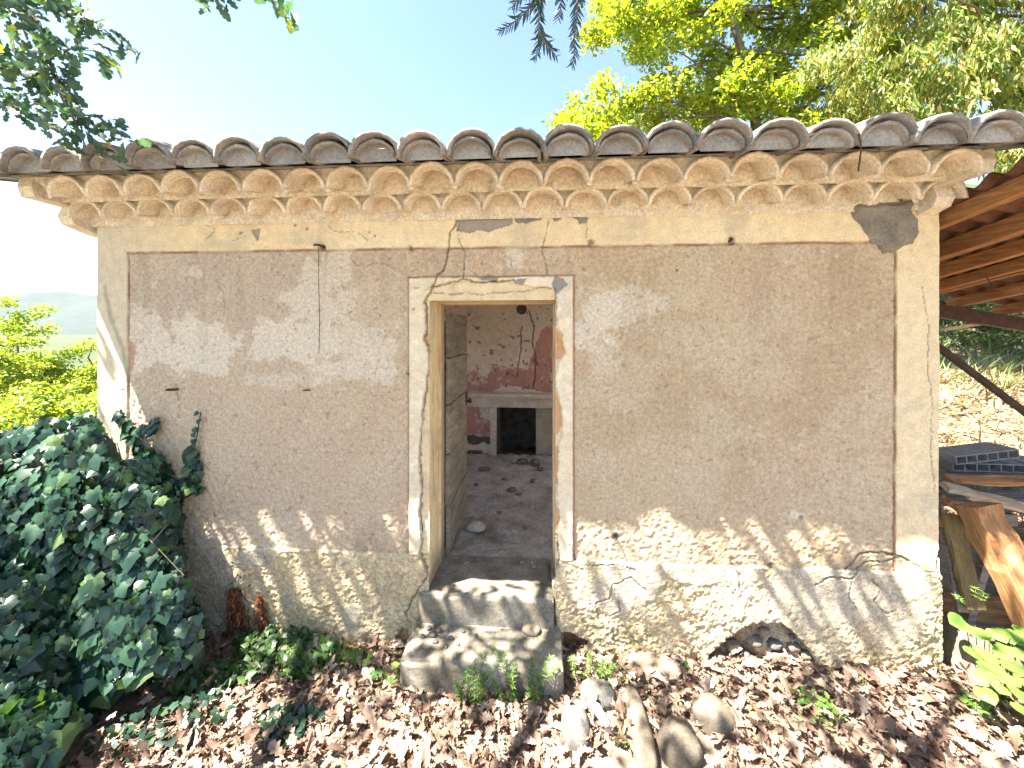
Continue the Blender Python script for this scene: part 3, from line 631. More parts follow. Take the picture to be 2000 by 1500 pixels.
# steps
def rough_block(name, lo, hi, mat, n=(40, 16, 10), amp=.012, seed=0, rnd=.02):
    V = []; F = []
    def face(o, u, v, nu, nv):
        b = len(V)
        for i in range(nu+1):
            for j in range(nv+1): V.append([o[k]+u[k]*i/nu+v[k]*j/nv for k in range(3)])
        for i in range(nu):
            for j in range(nv): a = b+i*(nv+1)+j; F.append((a, a+nv+1, a+nv+2, a+1))
    dx, dy, dz = (hi[k]-lo[k] for k in range(3))
    face((lo[0], lo[1], lo[2]), (dx, 0, 0), (0, 0, dz), n[0], n[2]); face((lo[0], lo[1], hi[2]), (dx, 0, 0), (0, dy, 0), n[0], n[1])
    face((lo[0], hi[1], lo[2]), (0, -dy, 0), (0, 0, dz), n[1], n[2]); face((hi[0], lo[1], lo[2]), (0, dy, 0), (0, 0, dz), n[1], n[2])
    A = np.array(V); c = np.array([(lo[k]+hi[k])/2 for k in range(3)])
    # round the front edges and roughen
    q = A.copy()
    for k, s in ((0, 1), (1, 1), (2, 1)):
        pass
    ex = np.minimum(A[:, 0]-lo[0], hi[0]-A[:, 0]); ey = A[:, 1]-lo[1]; ez = hi[2]-A[:, 2]
    chip = .6+.9*fbm(A[:, 0]*1.0+A[:, 1], A[:, 2]*1.0+A[:, 1]*.7, 9, 3, seed+200)
    m1 = sstep(rnd, 0, ey)*sstep(rnd, 0, ez)*rnd*.6*chip; q[:, 1] += m1; q[:, 2] -= m1
    m2 = sstep(rnd*1.5, 0, ex)*sstep(rnd, 0, ez)*rnd*.6*chip; q[:, 2] -= m2
    m3 = sstep(rnd*1.5, 0, ex)*sstep(rnd, 0, ey)*rnd*.5*chip; q[:, 1] += m3
    sx = np.where(A[:, 0] > c[0], 1, -1); q[:, 0] -= sx*sstep(rnd*1.5, 0, ex)*(sstep(rnd, 0, ez)+sstep(rnd, 0, ey))*rnd*.4*chip
    nn = amp*(fbm(A[:, 0]+A[:, 2]*.6, A[:, 1]+A[:, 2], 14, 4, seed+210)-.5); q[:, 1] += nn; q[:, 2] += nn
    return hlink(name, np_mesh(name, q, np.array(F), np.full(len(F), 4), mat, True))
rough_block('step', (-.815, -.045, .12), (.100, .42, DB), M_STEP, (60, 26, 16), .010, 1, .02)
rough_block('step', (-.838, -.345, -.1), (.145, .06, .182), M_STEP, (60, 26, 20), .012, 2, .025)
# fill between plinth and steps
for (x0, x1, z1) in ((-.90, -.80, .50), (.09, .17, .45)):
    rough_block('door_footing', (x0, .012, -.1), (x1, .2, z1), M_STEP, (10, 8, 30), .02, int(x1*100)+300, .02)

# ------------------------------------------------------------------ cornice of two rows of half-round tiles, and the roof
PITCH = math.radians(16)
def barrel(w0, h0, w1, h1, L, th, seg=8, seed=0, a0=0.0):
    """half-round tile: front rim at y=0 (w0,h0), back at y=L"""
    r = random.Random(seed); V = []
    for (w, h, y) in ((w0, h0, 0), (w1, h1, L*.5), (w1, h1, L)):
        if y == L*.5: w, h = (w0+w1)/2, (h0+h1)/2
        for i in range(seg+1):
            a = a0+(math.pi-2*a0)*i/seg; jy = r.uniform(-.006, .006) if y == 0 else 0; jr = 1+r.uniform(-.025, .025)
            V.append((w*math.cos(a)*jr, y+jy, h*math.sin(a)*jr)); V.append(((w-th)*math.cos(a), y+jy, (h-th)*math.sin(a)))
    F = []; n = 2*(seg+1)
    for i in range(seg):
        for k in range(2):
            a = k*n+2*i; b = a+n
            F.append((a, a+2, b+2, b)); F.append((a+1, b+1, b+3, a+3))
        F.append((2*i, 2*i+1, 2*i+3, 2*i+2)); q = 2*n+2*i; F.append((q, q+2, q+3, q+1))
    for k in range(2):
        a = k*n; F.append((a, a+n, a+n+1, a+1)); a = k*n+2*seg; F.append((a, a+1, a+n+1, a+n))
    return V, F
def tile_mesh(name, args, mat, seed):
    V, F = barrel(*args, seed=seed); me = bpy.data.meshes.new(name); me.from_pydata(V, [], F)
    for p in me.polygons: p.use_smooth = True
    me.update(); me.materials.append(mat); return me
cornice = empty('cornice', (.3, 0, 0)); cornice.parent = house
SPC = .264
ctm = [tile_mesh('cornice_tile', (.134, .128, .122, .116, .30, .020, 8), M_CORN, s) for s in range(4)]
rows = [(2.935, -.13, SPC*.5-.105, -3.34, 2.49), (3.012, -.345, -.105, -3.36, 2.47)]   # spring z at the face, face y, phase, ends
for ri, (z0, y0, ph, xa, xb) in enumerate(rows):
    xs = []
    k0 = math.ceil((xa+.10-ph)/SPC); k1 = math.floor((xb-.08-ph)/SPC)
    for k in range(k0, k1+1):
        x = ph+k*SPC; xs.append(x)
        o = link('cornice_tile', random.choice(ctm), cornice)
        o.location = (x+random.uniform(-.006, .006), y0+random.uniform(-.012, .010), z0+random.uniform(-.006, .006))
        o.rotation_euler = (PITCH+random.uniform(-.03, .03), random.uniform(-.03, .03), random.uniform(-.02, .02)); o.scale = (1, 1, random.uniform(.95, 1.05))
    # mortar between and above the tiles (spandrels), and the filling set back inside each tile
    mx_ = np.arange(xa, xb+.001, .011); n = len(mx_)
    rel = (mx_-ph+SPC/2) % SPC-SPC/2; arc = np.where(abs(rel) < .118, .112*np.sqrt(np.maximum(0, 1-(rel/.118)**2)), 0.0)
    ztop = z0+.145; nr = 9
    Vv = []; slope = math.tan(PITCH)
    zb = z0-.012+arc
    for r_ in range(nr+1):
        t = r_/nr; zz_ = zb+(ztop-zb)*t
        yy_ = y0+.022+.022*(fbm(mx_, zz_, 22, 3, 300+ri)-.5)+.010*(fbm(mx_, zz_, 60, 2, 303+ri)-.5)
        Vv.append(np.stack([mx_, yy_, zz_], -1))
    Vv.append(np.stack([mx_, np.full(n, y0+.28), np.full(n, ztop+.03)], -1))       # top going back
    A = np.array(Vv).transpose(1, 0, 2).reshape(-1, 3); lp = grid_loops(n, nr+2)
    link('mortar', np_mesh('mortar', A, lp, np.full(len(lp), 4), M_CMORT, True), cornice)
    # filling: a lumpy sheet set back behind the tile mouths
    yf = min(y0+.17, -.006); fz = np.linspace(z0-.03+.045*ri, z0+.17, 14); MX2, MZ2 = np.meshgrid(mx_, fz, indexing='ij')
    MY2 = yf+.03*(fbm(MX2, MZ2, 14, 3, 310+ri)-.5)+.010*(fbm(MX2, MZ2, 50, 2, 311)-.5)
    lp = grid_loops(n, 14); link('mortar', np_mesh('mortar', np.stack([MX2, MY2, MZ2], -1).reshape(-1, 3), lp, np.full(len(lp), 4), M_CMORT, True), cornice)
    # underside ledge between this row and what is below
    uy = np.linspace(y0+.17, y0+.36, 8); MX3, MY3 = np.meshgrid(mx_, uy, indexing='ij'); MZ3 = z0-.018+.052*ri+.02*(fbm(MX3, MY3, 14, 3, 320+ri)-.5)+(MY3-y0-.1)*.1
    lp = grid_loops(n, 8)[:, ::-1]; link('mortar', np_mesh('mortar', np.stack([MX3, MY3, MZ3], -1).reshape(-1, 3), lp, np.full(len(lp), 4), M_CMORT, True), cornice)
# cornice ends: profile blocks at both gables
for xe, sgn, ys in ((-3.36, 1, 1.0), (2.475, -1, 1.0)):
    mb = MB()
    prof = [(.06, 2.86), (-.10, 2.90), (-.125, 2.95), (-.10, 3.02), (-.315, 3.02), (-.335, 3.08), (-.32, 3.155), (-.28, 3.18), (.3, 3.22), (.3, 2.86)]
    va = [(xe, y, z) for y, z in prof]; vb = [(xe+sgn*.10, y, z) for y, z in prof]; nn = len(prof)
    fs = [tuple(range(nn)), tuple(range(2*nn-1, nn-1, -1))]+[(i, i+nn, (i+1) % nn+nn, (i+1) % nn) for i in range(nn)]
    mb.add(va+vb, fs); mb.build('cornice_end', M_CMORT, cornice)
mb = MB().box((-3.35, .02, 2.95), (2.48, .40, 3.2)); mb.build('mortar', M_CMORT, cornice)
# return of the cornice along the left gable
mb = MB().box((-3.30, .1, 2.93), (-3.2, 3.4, 3.05)).box((-3.36, .1, 3.05), (-3.2, 3.4, 3.2)); mb.build('gable_course', M_CMORT, cornice)

roof = empty('roof', (.3, 0, 0)); roof.parent = house
EY, EZ = -.555, 3.093
ctm = [tile_mesh('roof_tile', (.143, .128, .124, .116, .44, .020, 8), M_TILE, 10+s) for s in range(4)]
ptm = [tile_mesh('pan_tile', (.112, .055, .125, .065, .46, .018, 6), M_TILE, 20+s) for s in range(2)]
dtm = [tile_mesh('under_tile', (.118, .094, .108, .090, .30, .015, 8), M_TILE, 30+s) for s in range(2)]
k0, k1 = -13, 10
cp, sp_ = math.cos(PITCH), math.sin(PITCH)
def roof_pt(x, s, dz=0): return (x, EY+s*cp-dz*sp_*0, EZ+s*sp_+dz)
bumpz = {k: random.uniform(-.012, .014) for k in range(k0-1, k1+2)}
cl = MB()
for k in range(k0, k1+1):
    x = -.105+k*SPC
    for r_ in range(10):
        s = r_*.36
        if 3 <= r_ <= 8 and -.3 < x < 2.05: continue            # tiles left out: unseen roof opening added to let sun into the room
        o = link('roof_tile', random.choice(ctm), roof)
        p = roof_pt(x+random.uniform(-.008, .008), s+random.uniform(-.014, .014) if r_ == 0 else s, bumpz[k]+.006*r_*0)
        o.location = p; o.rotation_euler = (PITCH-.045+random.uniform(-.015, .015), random.uniform(-.08, .08), random.uniform(-.05, .05)); sc_ = random.uniform(.96, 1.05); o.scale = (sc_, 1, random.uniform(.94, 1.06))
        o = link('pan_tile', random.choice(ptm), roof)
        o.location = roof_pt(x+SPC/2, s+.075, .078); o.rotation_euler = (-PITCH+.045+random.uniform(-.01, .01), math.pi, random.uniform(-.02, .02))
    o = link('under_tile', random.choice(dtm), roof); o.location = roof_pt(x+random.uniform(-.005, .005), .026, bumpz[k]-.006); o.rotation_euler = (PITCH-.02, random.uniform(-.04, .04), 0)
    # mortar closing each tile mouth
    n = 10; y = .052+random.uniform(-.008, .008); vs = []
    for i in range(n+1):
        a = math.pi*i/n; vs.append(roof_pt(x+.107*math.cos(a), y, bumpz[k]+.082*math.sin(a)))
    vs.append(roof_pt(x-.103, y+.01, -.012)); vs.append(roof_pt(x+.103, y+.01, -.012)); cl.add(vs, [tuple(range(len(vs)-1, -1, -1))])
o = cl.build('eave_mortar', M_CLOSE, roof)
nd = 260; kk = rng.integers(k0, k1+1, nd); dx_ = -.105+(kk+.5)*SPC+rng.normal(0, .02, nd); ds = rng.uniform(-.03, .12, nd)
dpos = np.stack([dx_, EY+ds*cp, EZ+ds*sp_+.055+rng.normal(0, .012, nd)], 1); kq = fbm(dx_, dx_*0, 1.3, 2, 77) > .5; dpos = dpos[kq]; nd = len(dpos)
o = scatter('debris', BLADE, dpos, frame_from(np.stack([rng.normal(0, 1, nd), rng.normal(-.6, .6, nd), rng.normal(0, .5, nd)], 1), rng.normal(size=(nd, 3))), rng.uniform(.03, .09, nd), M_STRAW, roof); o['kind'] = 'stuff'
# bedding under the tiles
mb = MB(); xa, xb = -3.52, 2.62
dn = lambda p, q=.012: (p[0], p[1], p[2]-q)
for xa_, xb_, sa_, sb_ in ((xa, xb, .20, 1.1), (xa, -.2, 1.1, 3.25), (2.1, xb, 1.1, 3.25), (xa, xb, 3.25, 3.9)):  # bed kept clear of the added roof opening
    a = roof_pt(xa_, sa_, -.004); b = roof_pt(xb_, sa_, -.004); c_ = roof_pt(xb_, sb_, -.004); d_ = roof_pt(xa_, sb_, -.004)
    mb.add([a, b, c_, d_, dn(a), dn(b), dn(c_), dn(d_)], [(0, 1, 2, 3), (7, 6, 5, 4), (0, 4, 5, 1), (1, 5, 6, 2), (2, 6, 7, 3), (3, 7, 4, 0)])
mb.build('roof_bed', M_CLOSE, roof)

# iron hooks, nails and wires on the front
def hook(px, py, s=1.0):
    p = Vector(at(px, py, 0)); p.y = -.0
    MB().tube([p+Vector((0, .03, 0)), p+Vector((-.01*s, -.03, .004)), p+Vector((-.035*s, -.045, .006)), p+Vector((-.05*s, -.04, .0))], [.008*s, .009*s, .008*s, .004*s], 7).build('iron_hook', M_IRON, house, True).location = (.3, 0, 0)
hook(632, 482); hook(348, 761, 1.1); hook(606, 762, .6); hook(1428, 470, .7); hook(1204, 1050, .5)
p = Vector(at(627, 484, 0)); q = Vector(at(626, 690, 0))
hb(MB().tube([p+Vector((0, -.03, 0)), p.lerp(q, .3)+Vector((-.003, -.022, 0)), p.lerp(q, .7)+Vector((.003, -.018, 0)), q+Vector((0, -.02, 0))], .0022, 5), 'wire', M_IRON)
p = Vector(at(1678, 262, -.56)); q = Vector(at(1676, 335, -.5))
hb(MB().tube([p+Vector((0, .05, .02)), p, p.lerp(q, .4)+Vector((.012, 0, 0)), q], .004, 5), 'wire', M_IRON)

# reddish dead rootlets clinging to the plinth
def rootlets(cx, cy, w, h, n, label):
    c = at(cx, cy, -.02); pos = np.stack([c[0]+rng.normal(0, w*.45, n), -.02-abs(rng.normal(0, .018, n)), c[2]+rng.uniform(-h/2, h/2, n)], 1)
    pos[:, 0] = c[0]+(pos[:, 0]-c[0])*(.35+.9*fbm(pos[:, 2], pos[:, 2]*0+cx, 9, 3, 5))*np.clip(1.2-(pos[:, 2]-c[2])/h*1.1, .3, 1.4)+(pos[:, 2]-c[2])*-.08
    T = np.stack([rng.normal(0, .35, n), rng.normal(-.2, .25, n), -np.ones(n)+rng.normal(0, .3, n)], 1); N = np.tile((0, -1, .2), (n, 1))+.5*rng.normal(size=(n, 3))
    e = scatter('dry_rootlets', LEAFN, pos, frame_from(T, N), rng.uniform(.02, .05, n), M_ROOTS); tag(e, label, 'rootlets', 'dried rootlets on the plinth')
rootlets(465, 1192, .075, .34, 1200, 'wider rust red mat of dead rootlets on the left plinth')
rootlets(513, 1193, .036, .26, 500, 'narrow rust red strip of dead rootlets on the left plinth')

# ------------------------------------------------------------------ lean-to shed on the right
shed = empty('lean_to_shed', (4.5, .4, 0), 'open lean-to shed with brown corrugated roof beside the cottage', 'shed')
def sb(mb, name, mat, smooth=False):
    o = mb.build(name, mat, shed, smooth); o.location = (-4.5, -.4, 0); return o
def sroof(x, y): return 2.965-.16*y-.177*(x-2.5)
for k, (ya, yb) in enumerate([(-.62, .06), (0, .70), (.64, 1.42)]):
    ny = 70; xs_ = np.linspace(2.515, 6.6, 14); ys_ = np.linspace(ya, yb, ny); SX, SY = np.meshgrid(xs_, ys_, indexing='ij')
    SZ = sroof(SX, SY)+.022*np.sin(SY*2*math.pi/.152)+(k % 2)*.008-.05*np.sin((SX-2.5)*2.2)**2*.3
    lp = grid_loops(14, ny); top = np.stack([SX, SY, SZ+.006], -1).reshape(-1, 3); bot = np.stack([SX, SY, SZ], -1).reshape(-1, 3)
    m_ = len(top); lps = np.concatenate([lp, lp[:, ::-1]+m_])
    o = link('roof_sheet', np_mesh('roof_sheet', np.concatenate([top, bot]), lps, np.full(len(lps), 4), M_SHEET, True), shed); o.location = (-4.5, -.4, 0)
for x, w, h in ((2.60, .06, .09), (2.96, .07, .11), (3.28, .06, .09), (3.52, .06, .08), (3.64, .05, .07), (3.95, .06, .09), (4.35, .06, .09), (4.8, .06, .09), (5.3, .06, .09), (5.8, .06, .09), (6.3, .06, .09)):
    x2 = x+random.uniform(-.03, .03); dz = -.025-h/2
    sb(MB().beam((x, -.63, sroof(x, -.63)+dz), (x2, 1.43, sroof(x2, 1.43)+dz), w, h, jit=.003, seg=6), 'purlin', M_PURLIN)
by = 1.33
sb(MB().beam((2.45, by, sroof(2.45, by)-.19), (6.7, by, sroof(6.7, by)-.19), .06, .12), 'steel_beam', M_STEEL)
sb(MB().beam((3.25, by, 2.415), (5.65, by, .48), .045, .05), 'steel_brace', M_STEEL)
sb(MB().beam((5.65, by, -.1), (5.65, by, sroof(5.65, by)-.24), .08, .08, (0, 1, 0)), 'steel_post', M_STEEL)
sb(MB().beam((5.65, -.45, -.1), (5.65, -.45, sroof(5.65, -.45)-.14), .08, .08, (0, 1, 0)), 'steel_post', M_STEEL)
sb(MB().beam((3.86, by+.05, 2.16), (5.66, by+.05, 2.47), .03, .028), 'batten', mat_wood('pale_batten', (.45, .27, .20), (.62, .42, .33)))
sb(MB().tube([(3.44, .62, 2.56), (3.46, .60, 2.48), (3.52, .60, 2.44)], .004, 5), 'wire', M_IRON)

# wood pile under the lean-to: two trestles, laths, hollow bricks
def trestle(x, label):
    t = empty('trestle', (x, .8, 0), label, 'trestle', 'trestles under the wood pile')
    MB().box((-.05, -.5, .80), (.05, .5, .88)).build('beam', M_LATH, t)
    for y in (-.42, .42):
        for s in (-1, 1): MB().beam((s*.22, y, -.02), (0, y, .82), .05, .05, (0, 1, 0)).build('leg', M_LATH, t)
trestle(3.25, 'dark timber trestle under the near end of the lath stack'); trestle(4.7, 'timber trestle under the far end of the lath stack')
ly = .34; k = 0
for lay, z in ((0, .88), (1, .912)):
    ly = .33+.02*lay; 
    while ly < 1.22:
        w = random.uniform(.045, .075); x0 = 2.72+random.uniform(0, .14)+ly*.35; L_ = random.uniform(1.9, 2.4)
        a = random.uniform(-.02, .02)
        o = MB().beam((0, 0, 0), (L_, L_*a, random.uniform(0, .012)), w, .028, jit=.003, seg=5).build('lath', M_LATH)
        o.location = (x0, ly+w/2, z+.014); tag(o, ['weathered grey lath in the lower layer of the stack', 'weathered grey lath lying on top of the stack'][lay], 'lath', 'grey laths stacked under the lean-to')
        ly += w+.010; k += 1
o = MB().beam((2.85, .62, .952), (3.62, .60, .952), .07, .05, jit=.010, seg=7).build('branch_piece', M_BARK); tag(o, 'dark bark-covered stick lying across the lath stack', 'stick')
o = MB().beam((3.75, .66, .958), (4.5, .50, .958), .08, .055, jit=.012, seg=7).build('branch_piece', M_BARK); tag(o, 'darker blunt stick lying right of the first on the laths', 'stick')
def hollow_brick(loc, rz, label, ry=0.0, rx=0.0):
    o = empty('hollow_brick', loc, label, 'brick', 'hollow bricks on the lath stack'); o.rotation_euler = (rx, ry, rz)
    L_, D_, H_ = .56, .22, .075; mb = MB(); t = .010
    mb.box((0, 0, 0), (L_, D_, t)).box((0, 0, H_-t), (L_, D_, H_)); n = 6
    for i in range(n+1):
        x = i*(L_-t)/n; mb.box((x, .001, t), (x+t, D_-.001, H_-t))
    mb.build('brick_body', M_BRICK, o)
p = at(1842, 905, 1.0)
hollow_brick((3.55, .98, .942), -.04, 'hollow clay brick lying flat at the back of the laths'); hollow_brick((4.18, 1.0, .942), .02, 'hollow clay brick lying flat at the right frame edge')
hollow_brick((3.50, .90, 1.02), .10, 'hollow clay brick tilted across two others', ry=-.10)
# big split timber and boards leaning beside the pile
def lean(name, a, b, w, h, mat, label, cat, seg=8, jit=.008, up=(0, -1, .3), group=None):
    a = Vector(a); b = Vector(b); dz = (b-a).normalized(); xr = dz.cross(Vector(up)).normalized(); yu = xr.cross(dz)
    o = MB().beam((0, 0, 0), (0, 0, (b-a).length), w, h, (0, 1, 0), jit, seg).build(name, mat); Mx = Matrix((xr, yu, dz)).transposed().to_4x4(); Mx.translation = a; o.matrix_world = Mx
    tag(o, label, cat, group); return o
lean('split_timber', on_z(2120, 1400, -.03), at(1908, 985, .12), .17, .12, M_TIMBER, 'thick split orange timber leaning against the wood pile', 'timber', 12, .012)
lean('leaning_board', at(1905, 1190, .16), at(1858, 1005, .30), .11, .028, mat_wood('yellow_board', (.20, .14, .06), (.38, .28, .14), (6, 6, .6)), 'mossy yellow board leaning beside the cottage corner', 'board', up=(0, -1, .1))
lean('leaning_board', at(1880, 1195, .20), at(1846, 1030, .34), .07, .025, M_LATH, 'thin dark board leaning right at the cottage corner', 'board', up=(0, -1, .1))
for i, (a, b, w, l) in enumerate([((1846, 950, .26), (1990, 985, .30), .07, 'pale splintered plank at the front edge of the pile'), ((1848, 975, .22), (1940, 1060, .30), .06, 'dark broken plank slanting down under the pile'), ((1880, 965, .28), (2080, 1010, .32), .08, 'pale plank behind the split timber'), ((1850, 935, .36), (2050, 940, .42), .07, 'wide flat plank at the left of the lath stack')]):
    lean('broken_plank', at(*a), at(*b), w, .03, M_TIMBER if i % 2 else mat_wood('splintered_wood', (.34, .24, .16), (.58, .46, .34), (6, 6, .6)), l, 'plank', 6, .008, (0, -.4, 1))
lean('split_timber', (3.0, .6, .02), (4.6, .45, .10), .16, .14, M_TIMBER, 'dark timber lying on the ground under the pile', 'timber')
lean('split_timber', (2.9, .9, .6), (4.4, .55, .30), .14, .10, M_TIMBER, 'rough timber slanting in the dark under the pile', 'timber')

# ------------------------------------------------------------------ stones and loose pieces
def stone(px, py, w, h, label, d=None, lift=.22, seed=1, rot=0.0, mat=M_STONE, flat=1.0, name='stone', z=None, group='loose stones on the leaf litter', cat='stone', nz=.16):
    z0 = float(ground_h(*on_z(px, py, 0)[:2])) if z is None else z
    p = on_z(px, py+h*.35, z0); t = (2.15-z0)/(-ray(px, py+h*.35)[2]); sx = w/2*t/FPX; sz = h/2*t/FPX*.92*flat; sy = d if d else (sx+sz)/2
    u = np.linspace(0, 2*math.pi, 27)[:-1]; v = np.linspace(0, math.pi, 16); U, Vv = np.meshgrid(u, v, indexing='ij')
    P = np.stack([np.sin(Vv)*np.cos(U), np.sin(Vv)*np.sin(U), np.cos(Vv)], -1)
    q = np.sign(P)*abs(P)**.85
    nse = 1+nz*2*(fbm(P[..., 0]*1.3+P[..., 2]*.7+seed, P[..., 1]*1.3-P[..., 2]*.6+seed*2, 1.6, 3, seed)-.5)+.10*(fbm(P[..., 0]*2+P[..., 2], P[..., 1]*2+P[..., 2], 4, 4, seed+4)-.5)
    q = q*nse[..., None]*np.array((sx, sy, sz)); n0, n1 = U.shape
    i, j = np.meshgrid(np.arange(n0), np.arange(n1-1), indexing='ij'); lp = np.stack([i*n1+j, i*n1+j+1, ((i+1) % n0)*n1+j+1, ((i+1) % n0)*n1+j], -1).reshape(-1, 4)
    o = link(name, np_mesh(name, q.reshape(-1, 3), lp, np.full(len(lp), 4), mat, True)); o.location = (p[0], p[1], z0+sz*lift); o.rotation_euler = (0, rot, rot*.6)
    return tag(o, label, cat, group)
M_STONE_G = mat_noise('grey_stone', [(.25, (.055, .053, .048)), (.5, (.11, .105, .095)), (.75, (.19, .18, .165))], 8, grain=90, bstr=.5)
M_STONE_P = mat_noise('pale_stone', [(.25, (.11, .085, .06)), (.5, (.19, .15, .11)), (.75, (.28, .235, .18))], 6, grain=90, bstr=.5)
stone(1328, 1437, 76, 96, 'largest round grey-brown stone near the bottom edge', seed=3, rot=.1, d=.10)
stone(1396, 1384, 84, 68, 'smooth brown wedge-shaped stone right of the largest one', seed=5, rot=.45, d=.10)
stone(1124, 1408, 58, 82, 'egg-shaped grey stone with pale lichen near the step', seed=8, mat=M_STONE_G, rot=-.15)
stone(1168, 1346, 64, 50, 'angular blue-grey stone beside the lower step', seed=11, mat=M_STONE_G, nz=.26, rot=.2)
stone(1247, 1375, 46, 140, 'long brown buried stone running toward the camera', d=.24, seed=13, flat=.42, lift=.2)
stone(1275, 1296, 110, 34, 'flat pale stone half buried by the wall foot', seed=15, mat=M_STONE_P, flat=.9, lift=.2)
stone(1886, 1256, 84, 112, 'pale boulder at the right corner of the cottage', seed=17, mat=M_STONE_P, d=.14, rot=.25)
stone(1524, 1283, 38, 28, 'small whitish oval stone in the broken plinth hollow', seed=19, mat=M_STONE_P, group=None)
stone(1466, 1290, 40, 22, 'low grey-brown stone left in the plinth hollow', seed=21, group=None)
def set_in(px, py, y, r, seed, mat, label):
    o = stone(px, py, 40, 30, label, seed=seed, mat=mat, group='stones bared in the broken plinth', nz=.24); p = at(px, py, y); o.location = p; o.scale = [r/.065]*3
for i, (px, py, y, r, m) in enumerate([(1432, 1262, .05, .045, 'P'), (1470, 1250, .06, .05, 'S'), (1492, 1232, .05, .03, 'P'), (1512, 1256, .06, .045, 'G'), (1548, 1262, .05, .04, 'S'), (1572, 1278, .04, .035, 'P'), (1450, 1278, .03, .04, 'G'), (1405, 1282, .03, .035, 'S'), (1540, 1240, .06, .03, 'G')]):
    set_in(px, py, y, r, 90+i, {'P': M_STONE_P, 'S': M_STONE, 'G': M_STONE_G}[m], 'rubble stone bared in the arched break of the right plinth')
stone(1945, 1492, 80, 30, 'rounded stone cut by the bottom right edge', seed=23, group=None)
stone(1038, 1229, 36, 14, 'flat pale pebble on the lower step', seed=25, mat=M_STONE_P, z=.185, lift=.5, group=None, name='pebble')
for i, (x, y, w, h) in enumerate([(845, 1238, 14, 10), (858, 1230, 11, 8), (838, 1226, 10, 8), (880, 1245, 10, 7), (870, 1262, 9, 7), (905, 1232, 8, 6), (850, 1252, 12, 6), (825, 1242, 9, 7), (895, 1258, 7, 5), (930, 1240, 6, 5)]):
    stone(x, y, w, h, 'tiny grey grit lump scattered at the left of the lower step', seed=40+i, mat=M_STONE_G, z=.183, lift=.6, name='grit', group='grit on the lower step', cat='grit', nz=.3)
M_DEB = mat_noise('plaster_chunk', [(.3, (.26, .22, .18)), (.7, (.5, .44, .38))], 10)
stone(928, 1026, 36, 18, 'broken plaster chunk on the room floor near the door', seed=61, mat=M_DEB, z=DB, lift=.5, name='plaster_chunk', group=None, cat='rubble', nz=.6)
for i, (x, y, w, h) in enumerate([(945, 915, 22, 7), (1000, 955, 18, 8), (1012, 965, 12, 6), (975, 1000, 10, 5), (1040, 938, 10, 7), (985, 935, 8, 5), (1055, 915, 12, 8), (930, 945, 9, 5), (1025, 1030, 9, 5), (1020, 900, 20, 12), (1045, 902, 22, 14)]):
    stone(x, y, w, h, 'dark scrap of rubble lying on the dusty room floor', seed=70+i, mat=M_BARK, z=DB, lift=.5, name='rubble', group='rubble on the room floor', cat='rubble', nz=.35)
a = Vector(on_z(900, 1008, DB)); b = Vector(on_z(878, 1072, DB)); a.z = b.z = DB+.028
tag(MB().beam(a, b, .075, .045, jit=.003, seg=4).build('floor_plank', M_DOOR), 'short grey plank on the floor at the foot of the door', 'plank')
M_PALEWOOD = mat_noise('bleached_wood', [(.3, (.32, .28, .24)), (.7, (.58, .55, .50))], 7, stretch=(4, 4, 1))
a = Vector(on_z(1150, 1372, .05)); b = Vector(on_z(1196, 1428, .04))
tag(MB().tube([a, a.lerp(b, .3)+Vector((.008, 0, .012)), a.lerp(b, .7)+Vector((-.004, 0, .006)), b], [.018, .026, .022, .012], 9).build('wood_stub', M_PALEWOOD, None, True), 'bleached broken branch stub between the stones', 'stick')

# ------------------------------------------------------------------ leaf litter
litter_t = [lobed(OAK_HALF, f, c, d) for f, c, d in ((.25, .8, .12), (-.15, -.6, -.2), (.45, 1.0, .35))]
big_t = [tuple(np.array(t[0])) for t in litter_t]
n = 26000
lx = rng.uniform(-4.3, 4.4, n); lyy = -2.15+2.2*rng.random(n)
ok = ~((lx > -.86) & (lx < .17) & (lyy > -.37)) & (lyy < .03)
ok &= ~((lx < -2.2) & (rng.random(n) < .5))
cover = fbm(lx, lyy, 1.1, 3, 400); ok &= cover > .30
lx, lyy = lx[ok], lyy[ok]; n = len(lx)
lz = ground_h(lx, lyy)+rng.uniform(.004, .045, n)
pos = np.stack([lx, lyy, lz], 1); R = rot_random(n, np.tile((0, 0, 1.0), (n, 1)), .42); scl = np.clip(rng.lognormal(-2.85, .38, n), .018, .11)
qx, qy, dep = to_px(pos); vis = (qx > 0) & (qx < 2000) & (qy > 1250) & (qy < 1500) & (lz-ground_h(lx, lyy) > .022)
score = np.where(vis, scl/dep*(.5+R[:, 2, 2]), 0); top_i = np.argsort(-score)[:280]
lm = []
for t in litter_t:
    me = bpy.data.meshes.new('dead_leaf'); me.from_pydata([tuple(v) for v in t[0]], [], t[1]); me.update(); me.materials.append(M_LITTER1); lm.append(me)
def leaf_objs(idx, pos, R, scl, meshes, parent, name, off=(0, 0, 0)):
    for i in idx:
        o = link(name, random.choice(meshes), parent)
        Mx = Matrix(R[i].tolist()).to_4x4(); Mx.translation = Vector(pos[i])-Vector(off)
        o.matrix_local = Mx @ Matrix.Scale(float(scl[i]), 4)
leaf_objs(top_i, pos, R, scl, lm, ground, 'dead_leaf')
rest = np.ones(n, bool); rest[top_i] = False; ri = np.where(rest)[0]; sp3 = np.array_split(rng.permutation(ri), 3)
Vs, Ls, Cn, off = [], [], [], 0
